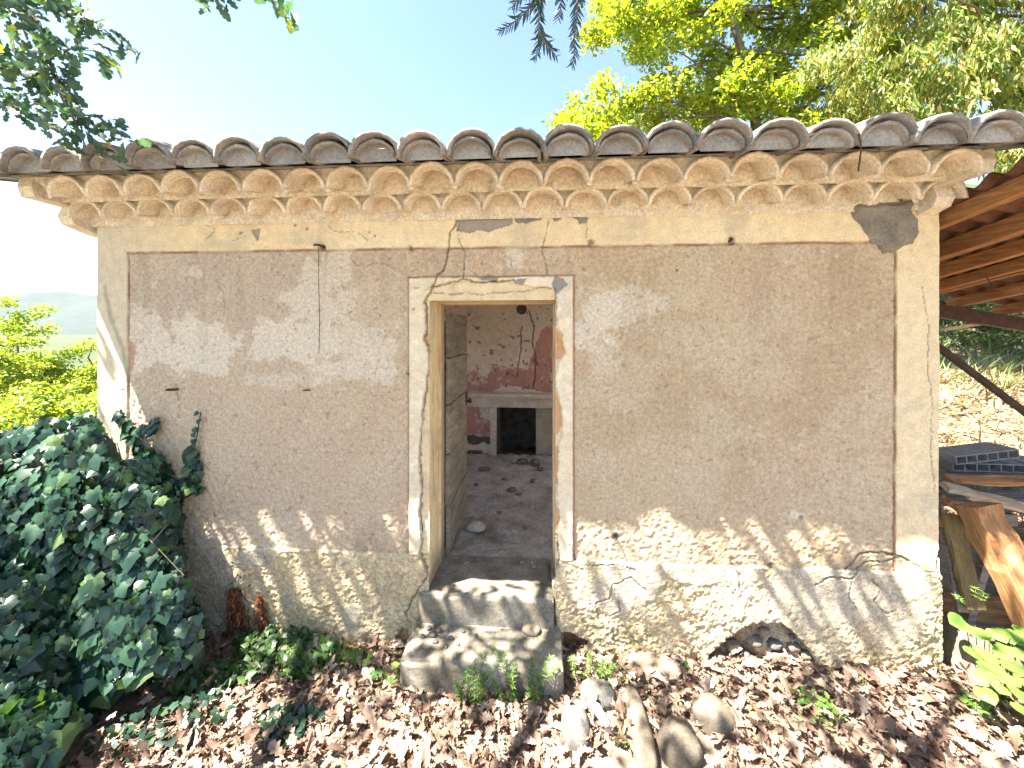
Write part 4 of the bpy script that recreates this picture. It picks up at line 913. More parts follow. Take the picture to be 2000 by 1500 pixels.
for t, ii in zip(litter_t, sp3):
    tv = np.array(t[0]); k = len(tv); vv = np.einsum('nij,kj->nki', R[ii], tv)*scl[ii][:, None, None]+pos[ii][:, None, :]
    fl = np.concatenate([np.array(f) for f in t[1]]); Vs.append(vv.reshape(-1, 3)); Ls.append((fl[None]+(np.arange(len(ii))*k)[:, None]).ravel()+off); Cn.append(np.tile([len(f) for f in t[1]], len(ii))); off += len(ii)*k
lit = link('leaf_litter', np_mesh('leaf_litter', np.concatenate(Vs), np.concatenate(Ls), np.concatenate(Cn), M_LITTER))
ntw = 420; tx = rng.uniform(-3.6, 3.8, ntw); ty = rng.uniform(-2.0, -.05, ntw); kq = ~((tx > -.9) & (tx < .2) & (ty > -.4)); tx, ty = tx[kq], ty[kq]; ntw = len(tx)
TW = ([(-.008, 0, 0), (.008, 0, 0), (0, 0, .012), (.022, .55, .0), (.036, .55, .0), (.03, .55, .010), (0, 1, .02)], [(0, 1, 4, 3), (1, 2, 5, 4), (2, 0, 3, 5), (3, 4, 6), (4, 5, 6), (5, 3, 6)])
tag(scatter('fallen_twigs', TW, np.stack([tx, ty, ground_h(tx, ty)+rng.uniform(.02, .05, ntw)], 1), frame_from(np.stack([rng.normal(0, 1, ntw), rng.normal(0, 1, ntw), rng.normal(0, .12, ntw)], 1), np.tile((0, 0, 1.0), (ntw, 1))), rng.uniform(.06, .30, ntw), M_BARK), 'thin dry twigs strewn through the dead leaves', 'twigs', kind='stuff')
tag(lit, 'carpet of dry brown oak leaves in front of the cottage', 'leaf litter', kind='stuff')

# ------------------------------------------------------------------ ivy
ivy_t = [ivy_leaf(.1, .15), ivy_leaf(.25, .25), ivy_leaf(-.1, .1)]
ivm = []
for t in ivy_t:
    me = bpy.data.meshes.new('leaf'); me.from_pydata([tuple(v) for v in t[0]], [], t[1]); me.update(); me.materials.append(M_IVY1); ivm.append(me)
ivy = empty('ivy_bush', (-3.2, -.3, 0), 'dark green ivy mound climbing the left corner of the cottage', 'ivy')
IOFF = (-3.2, -.3, 0)
ELL = [((-3.25, -.22, .62), (.92, .42, .98)), ((-4.3, .1, .55), (1.25, .9, .85)), ((-2.55, -.34, .25), (.62, .36, .52)), ((-3.25, -.75, .30), (.75, .5, .62)), ((-2.75, -1.02, .02), (.62, .38, .46)), ((-5.3, .9, .4), (1.2, 1.2, .95)), ((-4.0, -.9, .3), (.8, .7, .6))]
P_, N_ = [], []
for (c, r), cnt in zip(ELL, (7200, 6200, 3700, 4000, 3000, 3600, 2900)):
    d = rng.normal(size=(cnt, 3)); d /= np.linalg.norm(d, axis=1, keepdims=True); d[:, 2] = np.abs(d[:, 2])*np.where(rng.random(cnt) < .75, 1, -.5)
    rr = 1-abs(rng.normal(0, .10, cnt))+.12*(fbm(d[:, 0]*2+c[0], d[:, 2]*2+d[:, 1], 2.5, 3, 33)-.5)*2
    P_.append(np.array(c)+d*np.array(r)*rr[:, None]); nn = d/np.array(r); N_.append(nn/np.linalg.norm(nn, axis=1, keepdims=True))
P_ = np.concatenate(P_); N_ = np.concatenate(N_)
wallpoly = W([(228, 800), (262, 830), (300, 862), (345, 880), (352, 960), (345, 990), (338, 1060), (352, 1130), (385, 1200), (392, 1275), (250, 1290), (190, 900)])
nw = 1100; wpx = rng.uniform(-3.4, -1.9, nw); wpz = rng.uniform(0, 1.8, nw); k_ = in_poly(wpx, wpz, wallpoly); wpx, wpz = wpx[k_], wpz[k_]
P_ = np.concatenate([P_, np.stack([wpx, -.035-rng.random(len(wpx))*.09, wpz], 1)]); N_ = np.concatenate([N_, np.tile((0, -1, .35), (len(wpx), 1))])
keep = ~((P_[:, 0] > WL-.02) & (P_[:, 1] > -.02)) & (P_[:, 2] > ground_h(P_[:, 0], P_[:, 1])-.02)
fr = sstep(0, 1, (P_[:, 2]-.2))
# keep the wall clear right of the ivy's outline
qx, qy, dp_ = to_px(P_)
lim = np.interp(qy, [780, 830, 870, 960, 990, 1060, 1130, 1200, 1285, 1330, 1440], [262, 300, 350, 355, 348, 340, 355, 388, 385, 240, 120])
keep &= (qx < lim+rng.normal(0, 6, len(qx))) | (qy > 1500) | (dp_ < .3)
toplim = np.interp(qx, [-200, 0, 100, 185, 200, 240, 300, 345, 400], [880, 850, 825, 805, 895, 905, 880, 885, 900]); keep &= (qy > toplim+rng.normal(0, 8, len(qx))) | (dp_ < .3)
P_, N_ = P_[keep], N_[keep]; n = len(P_)
Nn = N_*.8+np.array((.05, -.35, .55))+.33*rng.normal(size=(n, 3)); Tt = np.stack([rng.normal(.1, .45, n), rng.normal(-.25, .35, n), -np.ones(n)*.9], 1)
Ri = frame_from(Tt, Nn); si = np.clip(rng.lognormal(-2.72, .33, n), .028, .12)
# separate sprigs climbing the wall
spr = [[(392, 805), (386, 845), (378, 880), (372, 915), (362, 960), (348, 1000)], [(235, 800), (250, 835), (275, 870), (300, 905), (322, 950)], [(262, 842), (285, 835), (305, 830), (312, 815)], [(388, 950), (370, 940), (355, 945)], [(375, 868), (385, 905), (380, 930)]]
sp_pos, sp_s = [], []
stm = MB()
for j, s in enumerate(spr):
    pts = [Vector(at(a, b, -.018)) for a, b in s]; stm.tube(pts, .004, 5)
    for q in range(len(pts)-1):
        for u in np.arange(0, 1, .16 if j else .22): sp_pos.append(pts[q].lerp(pts[q+1], u)+Vector((rng.normal(0, .018 if j else .008+.02*q/5), -.012-rng.random()*.02, rng.normal(0, .012)))); sp_s.append(rng.uniform(.055, .09) if (j or q > 1) else .04)
sp_pos = np.array([tuple(v) for v in sp_pos]); ns = len(sp_pos)
P_ = np.concatenate([P_, sp_pos]); Ri = np.concatenate([Ri, frame_from(np.stack([rng.normal(0, .5, ns), rng.normal(-.2, .2, ns), -np.ones(ns)*.7], 1), np.tile((0, -1, .5), (ns, 1))+.3*rng.normal(size=(ns, 3)))]); si = np.concatenate([si, sp_s]); n = len(P_)
qx, qy, dp_ = to_px(P_); vis = (qx > -20) & (qx < 420) & (qy < 1500) & (dp_ > .3)
# front-most leaves first: nearer than their neighbours in the picture
cell = {}
for i in np.where(vis)[0]:
    kx = (int(qx[i]//26), int(qy[i]//30))
    if kx not in cell or dp_[i] < dp_[cell[kx]]: cell[kx] = i
front = sorted(cell.values(), key=lambda i: -si[i]/dp_[i])[:290]
leaf_objs(front, P_, Ri, si, ivm, ivy, 'leaf', IOFF)
restm = np.ones(n, bool); restm[front] = False; ri = np.where(restm)[0]
for t, ii in zip(ivy_t[:1], [ri]):
    o = scatter('foliage', t, P_[ii]-np.array(IOFF), Ri[ii], si[ii], M_IVY, ivy); o['kind'] = 'stuff'
for j in range(12):
    a = rng.uniform(-4.2, -2.3); p0 = Vector((a, -.12-rng.random()*.5, -.05)); stm.tube([p0, p0+Vector((rng.normal(0, .1), .03, .35)), p0+Vector((rng.normal(0, .25), .08, .7)), p0+Vector((rng.normal(0, .3), .1, 1.0))], [.008, .006, .004, .002], 5)
o = stm.build('stems', M_BARK, ivy); o.location = (-IOFF[0], -IOFF[1], 0)

# low creepers, grass and weeds on the ground
M_CREEP = mat_leaf('creeper_leaf', [(0, (.025, .055, .02)), (.7, (.05, .10, .03)), (1, (.11, .16, .05))], .3, (1.2, 1.4, .5), .45)
def ground_patch(name, polyg, cnt, tpl, s0, s1, mat, label, cat, up=.9, zr=(.02, .10), spread=.4, group=None):
    pa = [on_z(a, b, 0)[:2] for a, b in polyg]; A = np.array(pa); x = rng.uniform(A[:, 0].min(), A[:, 0].max(), cnt*4); y = rng.uniform(A[:, 1].min(), A[:, 1].max(), cnt*4)
    k = in_poly(x, y, pa) & (fbm(x, y, 4, 3, 500+len(label)) > .42) & (y < -.02); x, y = x[k][:cnt], y[k][:cnt]; m = len(x)
    z = ground_h(x, y)+rng.uniform(*zr, m); Rr = rot_random(m, np.tile((0, -.2, 1.0), (m, 1)), spread)
    return tag(scatter(name, tpl, np.stack([x, y, z], 1), Rr, rng.uniform(s0, s1, m), mat), label, cat, group, 'stuff')
ground_patch('ground_ivy', [(330, 1270), (420, 1235), (560, 1245), (660, 1270), (650, 1320), (540, 1345), (420, 1355), (360, 1370), (280, 1340)], 900, ivy_t[1], .035, .065, M_CREEP, 'low green creeper carpet along the foot of the left wall', 'ivy')
ground_patch('ground_ivy', [(520, 1390), (620, 1380), (640, 1480), (560, 1500), (500, 1460)], 160, ivy_t[1], .03, .055, M_IVY, 'small ivy patch in the litter at bottom centre-left', 'ivy', zr=(.02, .06))
ground_patch('ground_ivy', [(0, 1400), (80, 1330), (170, 1300), (260, 1320), (180, 1420), (60, 1500), (0, 1500)], 420, ivy_t[0], .05, .09, M_IVY, 'ivy runners spreading over the litter at bottom left', 'ivy')
ground_patch('ground_ivy', [(200, 1420), (420, 1340), (470, 1400), (300, 1500), (160, 1500)], 110, ivy_t[2], .03, .05, M_IVY, 'sparse small ivy leaves poking through the litter', 'ivy')
def tuft(px, py, cnt, h, r, label, mat=M_WEED, lean_=.5):
    p = on_z(px, py, 0); a = rng.uniform(0, 6.28, cnt); rr = r*np.sqrt(rng.random(cnt)); pos = np.stack([p[0]+rr*np.cos(a), np.minimum(p[1]+rr*np.sin(a)*.6, -.015), np.zeros(cnt)], 1); pos[:, 2] = ground_h(pos[:, 0], pos[:, 1])-.005
    T = np.stack([rng.normal(0, lean_, cnt), rng.normal(-.2, lean_*.7, cnt), np.ones(cnt)], 1); Rr = frame_from(T, rng.normal(size=(cnt, 3)))
    o = scatter('grass_tuft', BLADE, pos-np.array((p[0], p[1], 0)), Rr, rng.uniform(.5, 1.0, cnt)*h, mat); o.location = (p[0], p[1], 0); return tag(o, label, 'grass', 'grass tufts by the wall')
tuft(520, 1285, 260, .16, .28, 'green grass tuft below the rust red rootlets'); tuft(620, 1300, 160, .15, .18, 'thin grass tuft left of the lower step'); tuft(700, 1280, 60, .10, .12, 'tiny grass tuft near the broken plinth gap')
tuft(1180, 1320, 90, .11, .14, 'sparse grass right of the lower step'); tuft(1660, 1318, 70, .07, .14, 'faint green tuft at the right plinth foot'); tuft(1880, 1195, 60, .10, .10, 'dark grass at the foot of the leaning boards')
def bedstraw(pts, label, seed):
    r = np.random.default_rng(seed); o = empty('bedstraw_weed', on_z(*pts[0][0], 0), label, 'weed', 'bedstraw by the steps'); o0 = Vector(o.location)
    st = MB(); lp_, lr, ls = [], [], []
    for base, tip, yb, yt in pts:
        a = Vector(on_z(*base, .0)); b = Vector(at(tip[0], tip[1], yt)); mid_ = a.lerp(b, .5)+Vector((r.normal(0, .02), -.02, .02))
        path = [a.lerp(mid_, u) if u <= 1 else mid_.lerp(b, u-1) for u in np.linspace(0, 2, 9)]; st.tube([q-o0 for q in path], .0018, 4)
        for q in path[1:]:
            m = 7; an = np.linspace(0, 6.28, m, endpoint=False)+r.random()
            T = np.stack([np.cos(an), np.sin(an), .25+.2*r.normal(size=m)], 1); lp_.append(np.tile(tuple(q-o0), (m, 1))); lr.append(frame_from(T, np.tile((0, 0, 1.0), (m, 1))+.2*r.normal(size=(m, 3)))); ls.append(r.uniform(.020, .034, m))
    st.build('stem', M_WEED, o); scatter('leaves', LEAFN, np.concatenate(lp_), np.concatenate(lr), np.concatenate(ls), M_WEED, o)
bedstraw([((1010, 1375), (965, 1262), -.4, -.36), ((1015, 1380), (985, 1280), -.4, -.38), ((1000, 1385), (1005, 1300), -.4, -.40), ((1030, 1380), (1040, 1290), -.4, -.37), ((1030, 1375), (1075, 1285), -.4, -.36), ((1060, 1370), (1090, 1300), -.4, -.38), ((1000, 1380), (960, 1330), -.4, -.42), ((1040, 1390), (1035, 1330), -.4, -.42)], 'bright bedstraw weed climbing the front of the lower step', 1)
bedstraw([((910, 1375), (930, 1290), -.4, -.36), ((915, 1378), (950, 1275), -.4, -.37), ((905, 1380), (890, 1330), -.4, -.42), ((930, 1380), (945, 1320), -.4, -.41), ((900, 1385), (915, 1310), -.4, -.38), ((920, 1385), (980, 1290), -.4, -.37)], 'thinner bedstraw weed left of the bright one at the step', 2)
bedstraw([((1130, 1330), (1150, 1275), -.3, -.22), ((1140, 1330), (1180, 1290), -.3, -.2), ((1125, 1335), (1115, 1285), -.3, -.25), ((1150, 1335), (1200, 1300), -.3, -.2)], 'low bedstraw in the litter right of the step', 3)
bedstraw([((1885, 1200), (1905, 1150), -.1, -.02), ((1900, 1205), (1925, 1160), -.1, -.02), ((1880, 1205), (1870, 1165), -.1, -.02)], 'spindly weed in the shade under the leaning boards', 4)
def herb(px, py, cnt, label, s=.04, hgt=.10, tpl=None, rad=.09):
    p = Vector(on_z(px, py, 0)); p.z = float(ground_h(p.x, p.y)); o = empty('herb', p, label, 'weed', 'small herbs in the litter'); st = MB(); lp_ = []
    for i in range(cnt):
        a = rng.uniform(0, 6.28); r_ = rad*math.sqrt(rng.random()); q = Vector((r_*math.cos(a), r_*math.sin(a)*.7, hgt*rng.uniform(.4, 1))); lp_.append(tuple(q)); st.tube([(0, 0, 0), q*.5+Vector((0, 0, .01)), q], .0015, 4)
    st.build('stem', M_WEED, o); t = tpl or lobed([(.02, 0), (.3, .2), (.16, .3), (.42, .5), (.2, .62), (.25, .82), (.02, 1)], .1, 0, .2)
    scatter('leaves', t, np.array(lp_), rot_random(cnt, np.tile((0, -.2, 1.0), (cnt, 1)), .3), rng.uniform(s*.7, s*1.2, cnt), M_WEED, o)
herb(1592, 1390, 26, 'light green parsley-like herb in the right litter'); herb(1622, 1425, 14, 'second small herb just below the parsley-like one', .038, .07); herb(705, 1300, 10, 'small ivy-leaved herb left of the lower step', .05, .08, ivy_t[0]); herb(755, 1335, 9, 'dark small herb close to the lower step corner', .05, .07, ivy_t[0]); herb(1215, 1460, 5, 'single seedling in the litter at bottom centre', .03, .04, ivy_t[0], .04); herb(1335, 1300, 5, 'tiny yellow-green seedling by the flat pale stone', .03, .04, ivy_t[0], .04); herb(1905, 1390, 12, 'yellow-green seedlings at the lower right', .045, .06, heart_leaf(), .1)
# broad-leaved plant, lower right
bp_ = Vector(on_z(1965, 1330, 0)); plant = empty('broad_leaf_plant', bp_, 'light green broad round-leaved plant at the lower right edge', 'plant'); hm = []
for dr in (.25, .5):
    t = heart_leaf(dr); me = bpy.data.meshes.new('leaf'); me.from_pydata([tuple(v) for v in t[0]], [], t[1]); me.update(); me.materials.append(M_BROAD); hm.append(me)
st = MB()
for i, (px, py) in enumerate([(1885, 1212), (1905, 1222), (1925, 1235), (1960, 1225), (1985, 1240), (1945, 1255), (1975, 1262), (1995, 1270), (1925, 1268), (1895, 1262), (1955, 1285), (1985, 1295), (1910, 1300), (1940, 1305), (1970, 1315), (1998, 1320), (1898, 1315), (1955, 1335), (1990, 1345), (1915, 1340), (2010, 1250), (2020, 1300), (1975, 1240), (1938, 1225), (1930, 1290), (2000, 1225), (1965, 1275), (1985, 1370), (2030, 1340)]):
    Y = -.02-(py-1200)/190*.45; q = Vector(at(px, py, Y)); q.z = max(q.z, .05); q.x += .0
    o = link('leaf', hm[i % 2], plant); Rr = frame_from(np.array([[rng.normal(-.2, .6), -.7+rng.normal(0, .3), -.15]]), np.array([[rng.normal(-.05, .25), -.35+rng.normal(0, .2), .9]]))[0]
    Mx = Matrix(Rr.tolist()).to_4x4(); Mx.translation = q-bp_; o.matrix_local = Mx @ Matrix.Scale(rng.uniform(.065, .10), 4)
    g = Vector((q.x*.5+bp_.x*.5, q.y*.5+bp_.y*.5+.03, 0)); st.tube([g-bp_, g.lerp(q, .5)-bp_+Vector((0, .02, .02)), q-bp_], .0025, 4)
st.build('stems', M_WEED, plant)

# ------------------------------------------------------------------ trees
def limb(mb, a, b, r0, r1, wob=.1, seg=6, n=8):
    a = Vector(a); b = Vector(b); L_ = (b-a).length; pts = []; rad = []
    for i in range(seg+1):
        t = i/seg; w = wob*L_*math.sin(math.pi*t)*.5
        pts.append(a.lerp(b, t)+Vector((random.uniform(-w, w), random.uniform(-w, w), random.uniform(-w, w)*.5+w*.3))); rad.append(r0+(r1-r0)*t)
    mb.tube(pts, rad, n); return pts
def in_frame(P, mg=12):
    x, y, d = to_px(P); return (d > .02) & (x > -mg) & (x < 2000+mg) & (y > -mg) & (y < 1500+mg)

# oak standing behind the camera on the left; its boughs reach over the forecourt
oak = empty('oak_tree', (-3.9, -4.3, 0), 'oak whose lobed-leaf boughs hang into the upper left sky', 'tree'); OO = np.array((-3.9, -4.3, 0.0))
tr = MB(); limb(tr, (0, 0, -.1), (.2, .1, 4.4), .30, .20, .04, 8, 12); tr.build('trunk', M_BARK, oak, True)
def ol(p): return tuple(np.array(p)-OO)
lb = MB(); top = (.2, .1, 4.3)
ends = [(-6.5, -1.5, 5.6), (-4.5, .3, 5.6), (-2.5, -.6, 5.9), (-.5, -1.6, 5.8), (.8, -2.6, 6.0), (-1.5, -3.4, 6.3), (-6.5, -4.5, 6.2), (-3.5, -6.5, 6.3)]
for e in ends:
    pts = limb(lb, top, ol(e), .10, .03, .12, 7, 8)
    for q in pts[3:]:
        for _ in range(2): limb(lb, q, q+Vector((random.uniform(-.9, .9), random.uniform(-.9, .9), random.uniform(-.1, .5))), .025, .008, .15, 4, 5)
lb.build('limbs', M_BARK, oak, True)
oak_t = [lobed(OAK_HALF, .12, .2, .2), lobed(OAK_HALF, -.1, .3, .35)]
n = 26000; cx = rng.uniform(-8.0, 2.4, n); cy = rng.uniform(-4.6, .35, n); cz = 4.6+.9*rng.random(n)+.25*(fbm(cx, cy, .8, 2, 601)-.5)
# clumped canopy: gaps let sun flecks through
u = cx+.45/.87*cz; v = cy+.2/.87*cz                                 # where the leaf's shadow falls on the ground
dens = fbm(cx, cy, 1.9, 4, 600)+.13*sstep(-3.6, -4.6, cx)*sstep(.6, .2, cy)+.04*sstep(-3.2, -2.2, cx)*sstep(1.0, .2, cx)
keep = dens > .468+.05*rng.random(n)
P = np.stack([cx, cy, cz], 1); keep &= ~in_frame(P, 40); P = P[keep]; n = len(P)
scatter('foliage', oak_t[0], P-OO, rot_random(n, np.tile((0, 0, 1.0), (n, 1)), .55), rng.uniform(.075, .125, n), M_OAKL, oak)['kind'] = 'stuff'
# boughs that enter the picture
twigs = [([(-260, -200), (-60, -60), (25, 0), (75, 42), (90, 90), (100, 130), (120, 190), (140, 225), (158, 262), (168, 288), (200, 310), (240, 328)], 2.05, .012),
         ([(-60, -60), (60, -20), (130, 10), (175, 40), (215, 55), (245, 92)], 2.15, .008), ([(25, 0), (60, 60), (130, 95), (195, 100), (215, 128)], 2.0, .006), ([(-120, 40), (-40, 90), (0, 130), (60, 150), (130, 150), (150, 185)], 2.1, .008), ([(-80, 130), (-20, 175), (20, 195), (30, 215)], 2.2, .006),
         ([(100, 130), (80, 180), (75, 215), (100, 250), (125, 262)], 2.05, .005), ([(140, 225), (190, 225), (215, 255), (228, 272)], 2.02, .005), ([(330, -200), (395, -80), (415, -20), (425, 15)], 1.9, .006), ([(395, -80), (500, -50), (545, -10), (560, 22)], 1.9, .006), ([(-60, -60), (20, 40), (30, 110), (60, 120)], 2.25, .006), ([(60, -60), (110, -20), (150, 25), (160, 60)], 2.2, .006)]
tw = MB(); lp_, lt = [], []
hub = Vector(ol(at_t(-260, -200, 2.05))); limb(tw, top, hub, .06, .016, .06, 8, 7)
hub2 = Vector(ol(at_t(330, -200, 1.9))); limb(tw, top, hub2, .05, .009, .06, 8, 7)
for pts, t, r in twigs:
    Q = [Vector(at_t(a, b, t*(1+.03*math.sin(i*1.7)))) for i, (a, b) in enumerate(pts)]; tw.tube([Vector(ol(q)) for q in Q], list(np.linspace(r, .0015, len(Q))), 6)
    k0_ = 1 if len(pts) > 6 else 0
    for i in range(k0_, len(Q)-1):
        d = (Q[i+1]-Q[i]); m = max(3, int(d.length/.011))
        if pts is twigs[0][0] and i >= 9: m = 1
        for j in range(m):
            q = Q[i].lerp(Q[i+1], (j+random.random())/m)+Vector((random.gauss(0, .025), random.gauss(0, .03), random.gauss(0, .022))); lp_.append(tuple(q)); lt.append(tuple(d.normalized()*.5+Vector((random.gauss(.1, .5), random.gauss(0, .5), random.gauss(-.35, .45)))))
tw.build('boughs', M_BARK, oak)
lp_ = np.array(lp_); lt = np.array(lt); n = len(lp_); Rr = frame_from(lt, rng.normal(size=(n, 3))+np.array((0, -.4, .6))); sl = rng.uniform(.055, .095, n)
om = []
for t in oak_t:
    me = bpy.data.meshes.new('leaf'); me.from_pydata([tuple(v) for v in t[0]], [], t[1]); me.update(); me.materials.append(M_OAKL1); om.append(me)
vis = np.where(in_frame(lp_, 20))[0]; vis = rng.permutation(vis)[:295]; leaf_objs(vis, lp_, Rr, sl, om, oak, 'leaf', OO)
rm = np.ones(n, bool); rm[vis] = False
if rm.any(): scatter('foliage', oak_t[1], lp_[rm]-OO, Rr[rm], sl[rm], M_OAKL, oak)['kind'] = 'stuff'

# conifer behind the camera on the right; one twig dips into the top of the picture
yew = empty('conifer_tree', (2.6, -4.4, 0), 'conifer whose dark needled twigs dip in at the top centre', 'tree'); YO = Vector((2.6, -4.4, 0))
mb = MB(); limb(mb, (0, 0, -.1), (0, .1, 7), .16, .05, .02, 8, 10); mb.build('trunk', M_BARK, yew, True)
mb = MB(); npos, nT, nN, nS = [], [], [], []
tip0 = Vector(at_t(1085, -120, 1.22)); limb(mb, (0, .05, 4.6), tip0-YO, .03, .008, .05, 8, 6)
def sprig(path, t, L0=.038, step=.0040):
    Q = [Vector(at_t(a, b, t*(1+.012*i))) for i, (a, b) in enumerate(path)]; mb.tube([q-YO for q in Q], list(np.linspace(.003, .0012, len(Q))), 5)
    tot = sum((Q[i+1]-Q[i]).length for i in range(len(Q)-1)); done = 0
    for i in range(len(Q)-1):
        d = Q[i+1]-Q[i]; m = max(1, int(d.length/step)); dn = d.normalized(); side = dn.cross(Vector((0, -1, 0))).normalized()
        for j in range(m):
            s = 1 if j % 2 else -1; fr_ = (done+d.length*j/m)/tot
            npos.append(tuple(Q[i].lerp(Q[i+1], j/m)-YO)); nT.append(tuple(side*s*random.uniform(.6, 1)+dn*random.uniform(.7, 1.1)+Vector((0, random.gauss(0, .35), -.1)))); nN.append((random.gauss(0, .3), -1, random.gauss(0, .3))); nS.append(L0*random.uniform(.75, 1.15)*(1-.45*fr_**3))
        done += d.length
for pth in ([(1085, -120), (1060, -40), (1052, 20), (1053, 70), (1048, 110), (1042, 120)], [(1060, -40), (1045, 5), (1020, 30), (995, 50), (975, 62)], [(1052, 60), (1065, 85), (1080, 102), (1088, 112)], [(1085, -120), (1130, -40), (1128, 20), (1122, 70), (1122, 110), (1116, 130)], [(1085, -120), (1095, -30), (1096, 10), (1090, 40)], [(1060, -40), (1020, -10), (1003, 8), (1000, 20)], [(1130, -40), (1125, -15), (1140, 0)], [(1180, -100), (1240, -40), (1242, 8)]): sprig(pth, 1.22)
for _ in range(260):
    z = random.uniform(3.6, 7.2); a = random.uniform(0, 6.28); r_ = random.uniform(.2, 1.25)*(7.8-z)/3.5; c_ = Vector((r_*math.cos(a), r_*math.sin(a), z-.25*r_))
    if in_frame(np.array(tuple(c_+YO)), 150): continue
    dn = Vector((math.cos(a), math.sin(a), -.5)).normalized()
    for j in range(34):
        npos.append(tuple(c_+dn*j*.012)); nT.append((random.gauss(0, 1), random.gauss(0, 1), random.gauss(-.2, .6))); nN.append((0, 0, 1)); nS.append(.045)
mb.build('branches', M_BARK, yew); NEED = ([(-.06, 0, 0), (.06, 0, 0), (.10, .5, 0), (.03, 1, -.02), (-.03, 1, -.02), (-.10, .5, 0)], [(0, 1, 2, 3, 4, 5)])
nN = np.array(nN, float)+.01; scatter('needles', NEED, np.array(npos), frame_from(np.array(nT), nN), np.array(nS), M_YEW, yew)

def clump_tree(name, base, trunk, branches, centers, rad, per, tpl, s0, s1, mat, label, droop=0.0, group='trees around the cottage', tr_r=(.14, .05)):
    o = empty(name, base, label, 'tree', group); B = Vector(base); mb = MB()
    mb.tube([Vector(p)-B for p in trunk], list(np.linspace(tr_r[0], tr_r[1], len(trunk))), 9)
    mb.build('trunk', M_BARK, o, True)
    mb = MB()
    C_ = np.asarray(centers); tp = np.array(trunk)
    for i in range(min(branches, len(C_))):
        c = C_[i]; k = tp[(tp[:, 2] < c[2]+.2)]; s = k[-1] if len(k) else tp[0]; limb(mb, Vector(s)-B, Vector(c)-B, .045, .010, .12, 5, 5)
    mb.build('limbs', M_BARK, o, True)
    m = len(C_)*per; rr = np.repeat(np.asarray(rad) if np.ndim(rad) else np.full(len(C_), rad), per)
    g = rng.normal(size=(m, 3)); g /= np.linalg.norm(g, axis=1, keepdims=True); g *= (rr*(rng.random(m)**.5))[:, None]; g[:, 2] *= .7
    pos = np.repeat(C_, per, 0)+g
    if droop: T = np.stack([rng.normal(0, .5, m), rng.normal(0, .5, m), -np.ones(m)], 1); Rr = frame_from(T, rng.normal(size=(m, 3)))
    else: Rr = rot_random(m, np.tile((0, 0, .7), (m, 1)), .7)
    scatter('crown', tpl, pos-np.array(base), Rr, rng.uniform(s0, s1, m), mat, o); return o
def region_centers(polyg, cnt, t0, t1, seed, hole=.36, sc=.006):
    A = np.array(polyg, float); r = np.random.default_rng(seed); x = r.uniform(A[:, 0].min(), A[:, 0].max(), cnt*6); y = r.uniform(A[:, 1].min(), A[:, 1].max(), cnt*6)
    k = in_poly(x, y, polyg) & (fbm(x, y, sc, 3, seed) > hole); x, y = x[k][:cnt], y[k][:cnt]; t = r.uniform(t0, t1, len(x))
    return np.array([at_t(a, b, c) for a, b, c in zip(x, y, t)])
# lime tree behind the cottage
trk = [at_t(1500, 420, 9.4), at_t(1478, 260, 9.4), at_t(1470, 190, 9.4), at_t(1448, 100, 9.4), at_t(1425, 20, 9.4), at_t(1415, -80, 9.4), at_t(1410, -220, 9.4)]
base = (trk[0][0], trk[0][1], float(ground_h(trk[0][0], trk[0][1]))); trk = [base]+trk
cen = region_centers([(1070, 275), (1100, 215), (1120, 150), (1165, 110), (1155, 40), (1190, -60), (1260, -250), (1500, -420), (1750, -250), (1760, 60), (1700, 200), (1640, 330), (1300, 330)], 420, 8.6, 12.2, 11, .30)
clump_tree('lime_tree', base, trk, 60, cen, .45, 170, LEAF4, .10, .17, M_LIME, 'bright yellow-green tree with grey trunk behind the roof')
# second, drooping tree at the right
trk = [at_t(2160, 500, 8.5), at_t(2140, 250, 8.5), at_t(2110, 50, 8.5), at_t(2100, -200, 8.5)]; base = (trk[0][0], trk[0][1], float(ground_h(trk[0][0], trk[0][1]))); trk = [base]+trk
cen = region_centers([(1600, 60), (1680, 10), (1700, -150), (1900, -350), (2300, -350), (2400, 150), (2300, 330), (1800, 300), (1640, 240), (1580, 160)], 400, 6.8, 10, 12, .33)
clump_tree('acacia_tree', base, trk, 60, cen, .40, 190, LEAFN, .12, .22, M_LIME2, 'drooping fine-leaved tree filling the upper right corner', 1.0)
# a dead-brown drooping branch system in it
# trees down the slope on the left
def bush(px, ytop, t, w, hgt, cnt, label, seed, mat=M_BUSH):
    r = np.random.default_rng(seed); top_ = np.array(at_t(px, ytop, t)); gz_ = float(ground_h(top_[0], top_[1])); H = top_[2]-gz_; base = (top_[0], top_[1], gz_)
    d = r.normal(size=(cnt, 3)); d /= np.linalg.norm(d, axis=1, keepdims=True); d *= (r.random(cnt)**.4)[:, None]; C_ = np.array((top_[0], top_[1], gz_+H*.55))+d*np.array((w, w, H*.42))
    clump_tree('field_tree', base, [base, (base[0], base[1]+.05, gz_+H*.4), (base[0]+.1, base[1], gz_+H*.75)], 16, C_, .30, 130, LEAF4, .07, .13, mat, label, 0, 'trees down the slope on the left', (.12, .05))
bush(25, 560, 10.5, 1.5, 0, 110, 'tallest yellow-green tree at the left picture edge', 21); bush(-120, 600, 9, 1.4, 0, 90, 'tree cut by the left edge of the picture', 22)
bush(165, 655, 11.5, 1.1, 0, 80, 'small sunlit tree close to the cottage corner', 23); bush(95, 665, 15, 1.4, 0, 90, 'lower tree behind, under the far mountain', 24); bush(60, 740, 8.2, 1.0, 0, 60, 'low bushy tree above the ivy mound', 25); bush(210, 690, 14, 1.5, 0, 80, 'tree mostly hidden behind the cottage corner', 26)
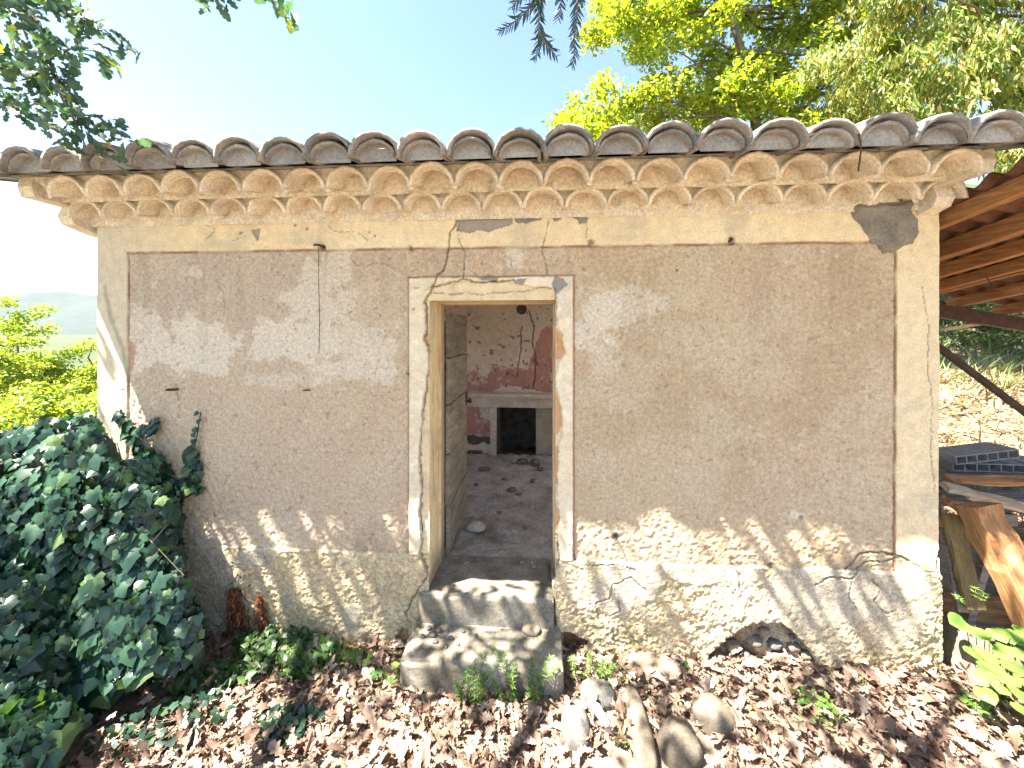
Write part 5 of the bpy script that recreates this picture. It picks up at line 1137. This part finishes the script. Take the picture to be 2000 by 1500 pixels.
bush(-20, 730, 6.8, .8, 0, 50, 'leafy bush at the left edge above the ivy', 27); bush(150, 745, 8.5, .8, 0, 50, 'pale bush between the ivy and the small sunlit tree', 28)
# shrubs and grass on the bank behind the shed
n = 9000; hx = rng.uniform(3.6, 15, n); hy = rng.uniform(2.2, 14, n); k = rng.random(n) < sstep(4.2, 6.0, hy+.6*(fbm(hx, hy, 1, 2, 700)-.5)); hx, hy = hx[k], hy[k]; n = len(hx)
T = np.stack([rng.normal(0, .5, n), rng.normal(-.3, .4, n), np.ones(n)*.8], 1)
tag(scatter('bank_grass', BLADE, np.stack([hx, hy, ground_h(hx, hy)-.02], 1), frame_from(T, rng.normal(size=(n, 3))), rng.uniform(.25, .6, n), M_GRASS), 'tall green grass on the bank behind the lean-to', 'grass', kind='stuff')
n = 7000; hx = rng.uniform(3.0, 11, n); hy = rng.uniform(1.7, 6.0, n); T = np.stack([rng.normal(0, 1, n), rng.normal(0, 1, n), rng.normal(.1, .15, n)], 1)
tag(scatter('dry_straw', BLADE, np.stack([hx, hy, ground_h(hx, hy)+.02], 1), frame_from(T, np.tile((0, 0, 1.0), (n, 1))), rng.uniform(.2, .5, n), M_STRAW), 'yellow dry straw spread at the foot of the bank', 'straw', kind='stuff')
for i, (px, py, t) in enumerate([(1845, 640, 10.5), (1900, 625, 12), (1960, 640, 10), (2020, 620, 11), (1880, 690, 9.4)]):
    c = np.array(at_t(px, py, t)); gz_ = float(ground_h(c[0], c[1])); base = (c[0], c[1], gz_); C_ = np.array((c[0], c[1], gz_+.45))+rng.normal(size=(26, 3))*np.array((.6, .5, .25))
    clump_tree('bank_shrub', base, [base, (c[0], c[1], gz_+.4), (c[0]+.05, c[1], gz_+.7)], 10, C_, .25, 90, LEAF4, .06, .11, M_GRASS, ['shrub on the bank close to the cottage corner', 'shrub highest on the bank', 'shrub on the bank left of the frame edge', 'shrub on the bank at the frame edge', 'lowest shrub on the bank behind the brace'][i], 0, 'shrubs on the bank', (.04, .015))

# ------------------------------------------------------------------ hazy air
hz, nn_, ll_, bb_ = new_mat('haze'); nn_.remove(bb_); pv = nn_.new('ShaderNodeVolumePrincipled'); pv.inputs['Density'].default_value = .00004; pv.inputs['Color'].default_value = (.80, .90, 1.0, 1); pv.inputs['Anisotropy'].default_value = .3
ll_.new(pv.outputs[0], nn_['Material Output'].inputs['Volume'])
tag(MB().box((-7000, -7000, -60), (7000, 7000, 420)).build('haze', hz), 'thin bluish haze over the far valley', 'haze', kind='stuff')
